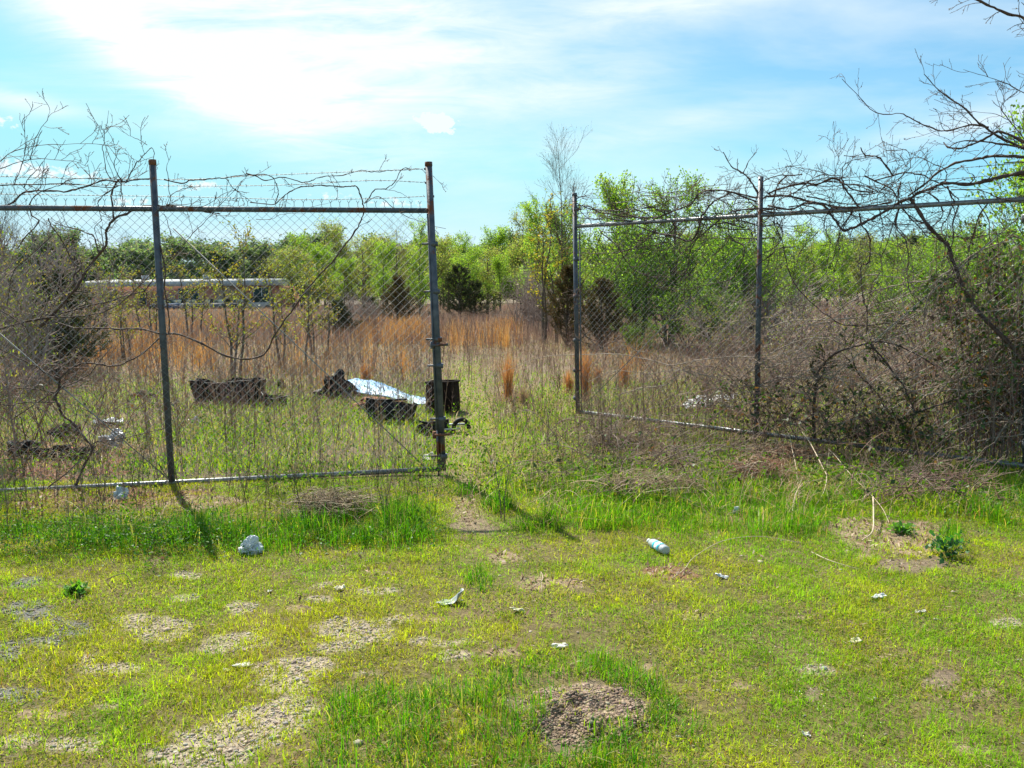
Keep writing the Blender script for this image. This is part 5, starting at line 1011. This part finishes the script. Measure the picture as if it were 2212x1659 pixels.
    o = bm_obj('plastic_sheet', bm, 'tarp', smooth=True); md = o.modifiers.new('thickness', 'SOLIDIFY'); md.thickness = .008; tag(o, 'large blue and white plastic sheet draped over the rug heap in the field', 'sheet')
    # burnt debris at left
    for i, (u, v, sx, sy, sz, m, lab) in enumerate([(45, 985, .34, .26, .16, 'plasticblack', 'black burnt lump at the left edge behind the left gate'), (112, 988, .40, .25, .13, 'char', 'flat charred debris between the burnt lump and the brick'), (175, 990, .30, .22, .10, 'char', 'low charred debris right of the broken brick'), (140, 948, .34, .24, .16, 'char', 'charred debris standing behind the broken brick'),
                                             (310, 862, .40, .25, .12, 'char', 'low dark debris in the weeds left of the left gate middle post')]):
        crumple('burnt_debris', u, v, sx, sy, sz, m, lab, 'debris', 20 + i * 1.7, 4, .5)
    mb = MB(); p = G(153, 985); box(mb, (0, 0, .06), (.09, .06, .06), rotm((0, 1, 0), .5) @ rotz(.4)); o = mb.build('brick', M['brickbit'], col=False); o.location = p; bevel(o, .006); tag(o, 'orange-red broken brick on the burnt debris at the left', 'brick')
    crumple('plastic_bag', 243, 968, .24, .20, .19, 'silver', 'large silvery grey crumpled bag in the weeds left of the left gate middle post', 'bag', 31, 5, .5)
    sheet('plastic_sheet', 235, 918, .34, .30, 'silver', 'flat grey plastic sheet behind the large silvery bag', 'sheet', 7, .05)
    crumple('plastic_bag', 421, 921, .13, .11, .12, 'silver', 'small bluish-silver crumpled bag right of the left gate middle post', 'bag', 33, 4, .5)
    crumple('plastic_bag', 262, 1078, .13, .10, .11, 'bagblue', 'pale blue crumpled bag in the tall grass under the left gate', 'bag', 35, 4, .5)
    crumple('plastic_bag', 541, 1196, .135, .11, .105, 'bag', 'white crumpled plastic bag lying at the edge of the tall grass', 'bag', 37, 5, .42, .4)
    crumple('paper_wad', 928, 992, .13, .10, .07, 'paper', 'off-white crumpled paper beside the lower end of the left gate', 'paper', 39, 4, .5)
    crumple('litter_scrap', 1092, 852, .08, .08, .11, 'yellow', 'small yellow scrap at the foot of the tall orange grass clump in the gap', 'litter', 41, 3, .5)
    sheet('litter_scrap', 795, 806, .14, .10, 'silver', 'small pale scrap in the weeds above the black plastic heap', 'litter', 43, .04, (.5, 0)) if False else None
    crumple('litter_scrap', 720, 815, .09, .08, .08, 'silver', 'small pale grey scrap behind the black plastic heap', 'litter', 42, 3)
    # broken white boards behind right gate
    for i, (u, v, sx, sy, rz, lab) in enumerate([(1512, 882, .52, .26, .5, 'long white broken board behind the bottom rail of the right gate'), (1562, 872, .42, .17, .35, 'narrow white board piece right of the long white broken board'), (1480, 892, .14, .12, .9, 'small white shard at the left end of the broken boards')]):
        sheet('broken_board', u, v, sx, sy, 'board', lab, 'board', 50 + i, .035, (.42, -.12), rz, .10, .25, 12)
    crumple('litter_scrap', 1471, 838, .07, .06, .07, 'paper', 'tiny white scrap behind the right gate above the broken boards', 'litter', 44, 3)
    # near litter
    def near(name, u, v, w, d, mat, lab, seed, **k):
        k['curl'] = k.get('curl', .01) * 1.3; k['h'] = k.get('h', .01) * .3; k['jag'] = .28; k['tilt'] = ((seed % 5 - 2) * .12, (seed % 3 - 1) * .2)
        return sheet(name, u, v, w, d, mat, lab, 'litter', seed, **k)
    near('plastic_shard', 524, 1441, .078, .055, 'paper', 'bright white oval shard lying on the gravelly lawn', 61, curl=.012, rz=.3)
    near('plastic_wrapper', 1558, 1248, .068, .05, 'bag', 'small clear white wrapper in the lawn right of the bottle', 62, curl=.012, h=.02)
    near('plastic_scrap', 1897, 1293, .075, .05, 'bag', 'pale round plastic scrap in the lawn at the right', 63, curl=.014, h=.022)
    near('paper_scrap', 1208, 1399, .07, .03, 'paper', 'thin white scrap at the top edge of the fresh grass tuft', 64, curl=.008, h=.012)
    near('paper_scrap', 1118, 1323, .075, .035, 'cream', 'cream scrap in the middle of the lawn', 65, curl=.012)
    near('paper_scrap', 1107, 1315, .03, .03, 'paper', 'tiny white scrap touching the cream scrap', 66, curl=.006) if False else None
    near('paper_scrap', 734, 1276, .055, .04, 'cream', 'pale stone-like scrap on the lawn between bag and gravel', 67, curl=.016)
    near('paper_scrap', 1740, 1590, .03, .025, 'paper', 'tiny white scrap in the near grass right of the dirt mound', 68, curl=.008, h=.02)
    near('paper_scrap', 1848, 1388, .06, .03, 'cream', 'pale flat scrap in the lawn below the round plastic scrap', 69, curl=.01)
    near('paper_scrap', 163, 1273, .04, .02, 'bagblue', 'small blue-grey scrap on the lawn at the left', 70, curl=.01, h=.014)
    near('paper_scrap', 490, 1441 + 10, .03, .02, 'cream', 'small tan chip left of the bright white shard', 71, curl=.006)
    near('paper_scrap', 583, 1280, .022, .035, 'paper', 'narrow pale scrap on the lawn below the white bag', 72, curl=.008, h=.02)
    near('paper_scrap', 1990, 1325, .05, .018, 'paper', 'thin white sliver in the lawn right of the round plastic scrap', 75, curl=.008, h=.016)
    near('paper_scrap', 1475, 1098 - 8, .05, .05, 'bag', 'white scrap half hidden in the grass below the right gate', 73, curl=.02, h=.05) if False else None
    crumple('litter_scrap', 1590, 1109, .05, .04, .06, 'bag', 'small bluish white scrap in the tall grass above the bottle', 'litter', 74, 3)
    # bent grey sheet
    o = sheet('bent_plastic', 972, 1304, .135, .075, 'greysheet', 'bent grey plastic sheet curling up from the lawn', 'litter', 80, .012, (0, 0), .15, .006, .18, 14, .075)
    # water bottle with turquoise label
    p = G(1420, 1190); e = empty('water_bottle', (p[0], p[1], p[2] + .034), 'crushed clear water bottle with turquoise and white label lying on the lawn', 'bottle'); a = math.radians(112)
    m, nt, out = new_mat('clear_plastic'); b = nt.nodes.new('ShaderNodeBsdfPrincipled'); b.inputs['Base Color'].default_value = (.86, .92, .95, 1); b.inputs['Transmission Weight'].default_value = .55; b.inputs['Roughness'].default_value = .22; nt.links.new(b.outputs[0], out.inputs[0]); M['clear'] = m
    M['labelw'] = pbr('white_label', (.80, .82, .82), None, 10, .4); M['labelb'] = pbr('turquoise_label', (.02, .42, .58), (.05, .52, .66), 60, .4); M['cap'] = pbr('bottle_cap', (.8, .82, .82), None, 10, .5)
    ax = norm(np.array([math.cos(a), math.sin(a), .03]))
    def lathe(name, prof, mat, rscale=1.0):
        mb = MB(); P = np.array([ax * s for s, r in prof]); R = np.array([r for s, r in prof]) * rscale; tubes(mb, P[None], R[None], 20, cap=True); o = mb.build(name, M[mat], e, col=False)
        for q in o.data.polygons: q.use_smooth = len(q.vertices) == 4
        for w in o.data.vertices: w.co.z *= .86; w.co += mnoise.noise_vector(w.co * 30) * .0028
    lathe('body', [(-.10, .024), (-.095, .031), (-.07, .032), (-.062, .030), (-.05, .032), (.04, .032), (.055, .030), (.07, .026), (.083, .016), (.087, .0125), (.098, .0125)], 'clear')
    lathe('label', [(-.055, .0328), (-.055, .0334), (.004, .0334), (.004, .0328)], 'labelw'); lathe('label_stripe', [(-.052, .0337), (-.052, .0341), (-.036, .0341), (-.036, .0337)], 'labelb'); lathe('label_stripe', [(-.006, .0337), (-.006, .0341), (.012, .0341), (.012, .0335)], 'labelb'); lathe('cap', [(.092, .0145), (.092, .0155), (.106, .0155), (.108, .013)], 'cap')
dumped()
def sticks():
    def stick(name, pts, r, label, mat='straw', hs=None, cat='branch'):
        P = np.array([G(u, v) for u, v in pts]); hs = hs if hs is not None else [.01] + [.07] * (len(pts) - 2) + [.01]; P[:, 2] += np.array(hs) + r; Q = smooth_path(P, 6); mb = MB(); rr = np.linspace(r, r * .5, len(Q)) * .8; tubes(mb, (Q - Q[0])[None], rr[None], 6)
        o = mb.build(name, M[mat], smooth=True, col=False); o.location = Q[0]; tag(o, label, cat)
    stick('dead_branch', c8((130, 985), (175, 1050), (200, 1130), (230, 1220), (250, 1340), (262, 1395)), .0055, 'bleached stick bending down from the straw heap, leftmost of the long pale ones', hs=[.25, .22, .17, .12, .06, .01])
    stick('dead_branch', c8((430, 1310), (310, 1340), (240, 1400), (210, 1480), (200, 1600)), .0055, 'curved bleached stick under the straw heap, bowed towards the lawn', hs=[.08, .09, .07, .04, .01])
    stick('dead_branch', c8((280, 1040), (340, 1100), (400, 1180), (460, 1260), (490, 1310), (470, 1400), (400, 1480), (385, 1530)), .0065, 'thick bleached kinked stick in the middle of the pale sticks', hs=[.25, .22, .18, .13, .11, .07, .03, .01])
    stick('dead_branch', c8((500, 1130), (560, 1160), (700, 1290), (850, 1400), (960, 1500), (1020, 1600)), .0048, 'long straight pale stick pointing down to the brown leaf litter', hs=[.18, .15, .10, .06, .03, .01])
    stick('dead_branch', c8((700, 1180), (830, 1160), (940, 1155)), .006, 'short pale stick lying among leaves below the right gate')
    stick('dead_branch', [(1885, 1105), (1886, 1135), (1884, 1160), (1862, 1173)], .008, 'grey crooked stick end standing at the bare soil patch', hs=[.10, .07, .03, .01])
    stick('dead_branch', [(1753, 1197), (1785, 1216), (1820, 1228), (1856, 1234)], .0035, 'thin pale stalk lying on the lawn left of the bare soil', hs=[.01, .02, .02, .01])
    stick('dead_branch', [(1150, 1274), (1172, 1281), (1168, 1263), (1171, 1284)], .003, 'small forked twig lying on the lawn right of the grass tuft')
    stick('dead_branch', [(1226, 1273), (1236, 1281), (1262, 1285), (1290, 1281)], .0035, 'small dark twig lying on the lawn near the grass tuft', 'twig2')
    stick('dead_branch', [(1450, 1255), (1478, 1238), (1500, 1218), (1560, 1190), (1640, 1176), (1730, 1180)], .003, 'long thin arched stalk lying right of the water bottle', hs=[.01, .02, .04, .06, .05, .02])
    stick('dead_branch', [(230, 1258), (250, 1272), (272, 1268), (288, 1272)], .004, 'short grey-brown twig on the lawn below the clover patch', 'twig2')
    # straw heaps below the right gate: one heap each
    for u, v, w, d, lab in [(1705, 1003, .42, .22, 'reddish heap of dead pine straw and stalks under the right gate'), (1640, 1040, .28, .14, 'smaller reddish straw heap in front of the larger one'), (710, 1115, .34, .16, 'pale tuft of bleached dead grass in the green belt under the left gate'), (1390, 1075, .5, .2, 'flattened straw-coloured grass tussock between gap and right gate'), (1350, 975, .42, .2, 'brown dead grass tussock below the right gate end post')]:
        rng = np.random.RandomState(int(u)); n = 420; p = G(u, v); a = rng.normal(0 if w > .3 else .4, 1.0, n); c0 = np.stack([rng.normal(0, w * .4, n), rng.normal(0, d * .5, n), rng.uniform(.02, .14, n)], -1)
        t = np.linspace(-.5, .5, 6); L = rng.uniform(.1, .42, n)[:, None]; P = np.stack([c0[:, :1] + np.cos(a)[:, None] * L * t, c0[:, 1:2] + np.sin(a)[:, None] * L * t * .7, np.maximum(c0[:, 2:] + rng.uniform(-.02, .10, (n, 1)) * (1 - 4 * t ** 2) + rng.normal(0, .05, (n, 1)) * t, .004)], -1)
        cols = [(.34, .17, .10), (.45, .30, .19), (.24, .13, .09), (.55, .45, .32)] if u > 1600 else [(.36, .28, .17), (.26, .19, .12), (.46, .38, .25)]
        mb = MB(); tubes(mb, P, np.broadcast_to(rng.uniform(.0012, .0026, (n, 1)), (n, 6)), 3, mixc(rng, n, cols)); o = mb.build('straw_heap', M['dry']); o.location = p; tag(o, lab, 'straw heap', kind=None); o['kind'] = 'thing'
    # single orange grass clumps one can point at
    for u, v, w, h, lab in [(1098, 868, .08, .86, 'tall narrow orange grass clump in the gap with a yellow scrap at its foot'), (1264, 862, .09, .95, 'orange grass clump right behind the right gate end post'), (1228, 852, .07, .45, 'shorter orange grass clump left of the right gate end post'), (1348, 838, .09, .55, 'orange grass clump seen through the lower mesh of the right gate'), (1130, 880, .13, .35, 'low straw-brown grass clump beside the tall orange one in the gap'), (790, 828, .10, .42, 'orange grass clump standing behind the blue sheet'), (1290, 830, .08, .4, 'small orange grass clump between two taller ones in the right gate')]:
        rng = np.random.RandomState(int(u) + 5); n = 240; p = G(u, v); mb = MB(); a = rng.uniform(0, 6.28, n); r = np.abs(rng.normal(0, w * .5, n)); P = np.stack([np.cos(a) * r, np.sin(a) * r, 0 * a - .01], -1)
        cols = [(.54, .26, .08), (.46, .20, .065), (.62, .38, .17)] if 'straw' not in lab else [(.45, .34, .2), (.36, .26, .16)]
        blades(mb, rng, P, h * rng.uniform(.45, 1.05, n), rng.uniform(.004, .008, n), rng.uniform(0, .35, n), mixc(rng, n, cols), 3); o = mb.build('grass_clump', M['dry']); o.location = p; tag(o, lab, 'grass clump'); o['kind'] = 'thing'
    # leafy weeds one can point at
    for u, v, w, h, lab in [(2045, 1205, .13, .14, 'dark green broad-leaved weed at the right end of the bare soil patch'), (1945, 1152, .07, .05, 'small bright green weed in the middle of the leaf litter'), (166, 1282, .05, .04, 'small bright green rosette at the left edge of the lawn'), (1202, 858, .10, .34, 'dark dead seed-headed weed in the gap left of the right gate')]:
        rng = np.random.RandomState(int(u) + 9); n = 130; p = G(u, v); mb = MB(); P = np.stack([rng.normal(0, w * .45, n), rng.normal(0, w * .4, n), rng.uniform(.01, h, n)], -1)
        dead = 'dead' in lab; leaves(mb, rng, P, rng.uniform(.025, .05, n) * (.6 if dead else 1), rng.uniform(.018, .032, n) * (.5 if dead else 1), mixc(rng, n, [(.035, .13, .04), (.05, .17, .05)] if w > .1 and not dead else ([(.05, .035, .03), (.1, .07, .05)] if dead else [(.10, .27, .03), (.14, .3, .04)])), .8)
        e = empty('weed_plant', p, lab, 'weed'); mb.build('foliage', M['leaf'], e)
        sb = MB(); k = 9; tip = P[:k]; tubes(sb, np.stack([tip * np.array([.1, .1, 0]), tip * np.array([.6, .6, .6]), tip], 1), np.full((k, 3), .002), 4, (.5, .6, .3)); sb.build('stem', M['twig'], e)
M['twig2'] = pbr('dark_twig', (.12, .08, .06), (.2, .15, .11), 40, .9)
sticks()
# tall thin dead stems in the gap
def stems():
    rng = np.random.RandomState(77)
    for (pts, lab) in [([(1083, 1125), (1078, 1060), (1066, 1005), (1046, 960)], 'thin dead stem leaning left in the gap over the post shadow'), ([(1090, 1128), (1090, 1080), (1100, 1010), (1112, 965)], 'thin dead stem leaning right in the gap over the post shadow'), ([(1118, 990), (1128, 940), (1142, 905), (1160, 880)], 'thin dead stem arching right beyond the gap')]:
        b = G(*pts[0]); P = np.array([b] + [at(u, v, b[1] + .02 * i) for i, (u, v) in enumerate(pts[1:])]); Q = smooth_path(P, 6) - b; R = np.linspace(.004, .0015, len(Q)); mb = MB(); tubes(mb, Q[None], R[None], 4)
        P1, R1 = grow(rng, Q[None], R[None], 9, .3, .95, .6, .14, .3, .1, .6, 4); tubes(mb, P1, np.maximum(R1, .0008), 3); o = mb.build('weed_stalk', M['twig2'], col=False); o.location = b; tag(o, lab, 'weed stalk')
stems()

# ------------------------------------------------------------------ long building and parked cars
def building():
    M['brick'] = pbr('red_brick', (.40, .16, .11), (.48, .23, .16), 3, .9); M['roofw'] = pbr('white_metal_roof', (.34, .35, .36), (.42, .43, .44), 1.5, .85); M['glass'] = pbr('dark_window_glass', (.03, .05, .05), (.05, .09, .085), .6, .8, spec=.1); M['frame'] = pbr('window_frame', (.55, .56, .56), None, 5, .5); M['tanwall'] = pbr('tan_wall', (.34, .24, .17), (.40, .30, .22), 2, .9)
    M['kerb'] = pbr('concrete', (.50, .48, .44), (.58, .56, .52), 4, .9)
    Y = 112.0; x0 = at(196, 640, Y)[0]; x1 = at(597, 640, Y)[0]; W = x1 - x0; H = 3.35
    e = empty('long_building', ((x0 + x1) / 2, Y + 6, 0), 'long low brick building with white metal roof across the field at the left', 'building')
    def b_(nm, c, s, m, par=e):
        mb = MB(); box(mb, c, s); o = mb.build(nm, M[m], par, col=False); return o
    b_('wall', (0, 0, H / 2 - .3), (W, 12, H + .6), 'brick'); 
    mb = MB(); V = []
    for x in (-W / 2 - .5, W / 2 + .5):
        V += [(x, -6.7, H), (x, -6.7, H + .55), (x, -6.2, H + .78), (x, 0, H + 1.1), (x, 6.7, H + .6), (x, 6.7, H)]
    F4 = [[i, (i + 1) % 6, (i + 1) % 6 + 6, i + 6] for i in range(6)]; mb.add(np.array(V), F4); mb.f.append(np.array([[0, 5, 4, 3, 2, 1]])); mb.f.append(np.array([[6, 7, 8, 9, 10, 11]])); roof = mb.build('roof', M['roofw'], e, col=False)
    for x in (-6.5, 2.2): b_('roof_vent', (x, -3, H + 1.25), (.8, .8, .7), 'roofw', roof)
    xs = lambda u: at(u, 640, Y)[0] - (x0 + x1) / 2
    for ua, ub, n in ((386, 430, 2), (548, 584, 2), (300, 316, 1), (232, 256, 1)):
        xa, xb = xs(ua), xs(ub); z0, z1 = .75, 3.1; fr = b_('window', ((xa + xb) / 2, -6.04, (z0 + z1) / 2), (xb - xa, .12, z1 - z0), 'frame')
        for i in range(n):
            w = (xb - xa) / n; b_('pane', (xa + w * (i + .5), -6.12, (z0 + z1) / 2), (w - .14, .06, z1 - z0 - .16), 'glass', fr)
    b_('tan_panel', ((xs(438) + xs(500)) / 2 + 1.2, -6.05, H / 2), (xs(500) - xs(462), .14, H - .06), 'tanwall'); b_('door', ((xs(365) + xs(378)) / 2, -6.06, 1.1), (1.0, .14, 2.2), 'tanwall')
    k = empty('kerb', (at(400, 640, 100)[0], 100, 0), 'pale concrete kerb in front of the long building', 'kerb'); b_('kerb_stone', (0, 0, .1), (30, .25, .35), 'kerb', k)
    # street side car park strip
    mb = MB(); box(mb, (0, 0, 0), (64, 7.5, .02)); o = mb.build('car_park', pbr('asphalt', (.055, .055, .058), (.08, .08, .082), 8, .9), col=False); o.location = (at(380, 640, 104.5)[0], 104.2, .07); tag(o, kind='structure')
    def paint(n, c): m = pbr(n, c, None, 5, .8, 0, spec=.1); M[n] = m; return n
    for n, c in (('paint_dark', (.03, .035, .045)), ('paint_silver', (.12, .125, .13)), ('paint_white', (.32, .33, .34)), ('paint_blue', (.05, .08, .14)), ('paint_red', (.25, .04, .03)), ('tyre', (.02, .02, .02)), ('headl', (.4, .42, .45))): paint(n, c)
    def car(u, Yc, mat, label, rz, suv=False):
        e = empty('parked_car', (at(u, 640, Yc)[0], Yc, .08), label, 'car', 'cars parked in front of the long building', rz); h = 1.75 if suv else 1.45
        # longitudinal sections (x, half width, z bottom, z top)
        prof = [(-2.2, .72, .35, .72), (-2.1, .84, .28, .85), (-1.2, .88, .22, .98), (-.6, .88, .22, 1.0), (1.3, .88, .22, 1.02), (2.0, .85, .28, .98 if not suv else 1.1), (2.2, .78, .35, .85)]
        mb = MB(); V = []
        for x, w, a, b in prof: V += [(x, -w, a), (x, -w * 1.02, (a + b) / 2), (x, -w * .93, b), (x, w * .93, b), (x, w * 1.02, (a + b) / 2), (x, w, a)]
        n = len(prof); F = [[i * 6 + k, i * 6 + (k + 1) % 6, (i + 1) * 6 + (k + 1) % 6, (i + 1) * 6 + k] for i in range(n - 1) for k in range(6)]; mb.add(np.array(V), F); mb.f.append(np.array([[5, 4, 3, 2, 1, 0]])); mb.f.append(np.array([[(n - 1) * 6 + k for k in range(6)]])); body = mb.build('body', M[mat], e, col=False)
        z = 1.0; cab = [(-1.15, .80, z - .02), (-.45, .66, h - .04), (0.2, .68, h), (1.0 if not suv else 1.7, .66, h - .05), (1.75 if not suv else 2.05, .78, z - .02)]
        mb = MB(); V = []
        for x, w, zz in cab: V += [(x, -w, zz), (x, w, zz)]
        lo = [(-1.15, -.82, z - .06), (-1.15, .82, z - .06), (cab[-1][0], -.8, z - .06), (cab[-1][0], .8, z - .06)]
        V += lo; F = [[0, 1, 3, 2], [2, 3, 5, 4], [4, 5, 7, 6], [6, 7, 9, 8]]; mb.add(np.array(V), F); mb.f.append(np.array([[0, 2, 4, 6, 8, 12, 10][::-1]])); mb.f.append(np.array([[1, 3, 5, 7, 9, 13, 11]])); mb.build('windscreen', M['glass'], e, col=False)
        mb = MB(); box(mb, (.25 if not suv else .6, 0, h + .012), (1.25 if not suv else 2.0, 1.3, .03)); mb.build('roof_panel', M[mat], body, col=False)
        for x in (-1.4, 1.4):
            for y in (-.82, .82): mb = MB(); tubes(mb, np.array([[x, y - .1, .32], [x, y + .1, .32]])[None], np.full((1, 2), .32), 14, cap=True); wh = mb.build('wheel', M['tyre'], e, col=False); mb = MB(); tubes(mb, np.array([[x, y - .112, .32], [x, y + .112, .32]])[None], np.full((1, 2), .19), 10, cap=True); mb.build('rim', M['paint_silver'], wh, col=False)
        for y in (-.62, .62): mb = MB(); box(mb, (-2.17, y, .7), (.12, .3, .13)); mb.build('headlight', M['headl'], e, col=False)
    car(352, 104, 'paint_dark', 'dark parked car behind the left gate middle post, leftmost of the row', 1.57); car(384, 104, 'paint_blue', 'dark blue parked car under the tall teal windows', 1.57); car(415, 104, 'paint_silver', 'silver parked car under the right edge of the teal windows', 1.57); car(446, 104.2, 'paint_dark', 'black parked car in front of the red brick panel', 1.57)
    car(478, 104, 'paint_silver', 'grey parked car right of the black one behind thin stems', 1.57); car(556, 102.5, 'paint_white', 'white parked van-like car at the right end of the building', 0.05, True); car(520, 104, 'paint_dark', 'dark car between the grey one and the white one', 1.5)
building()
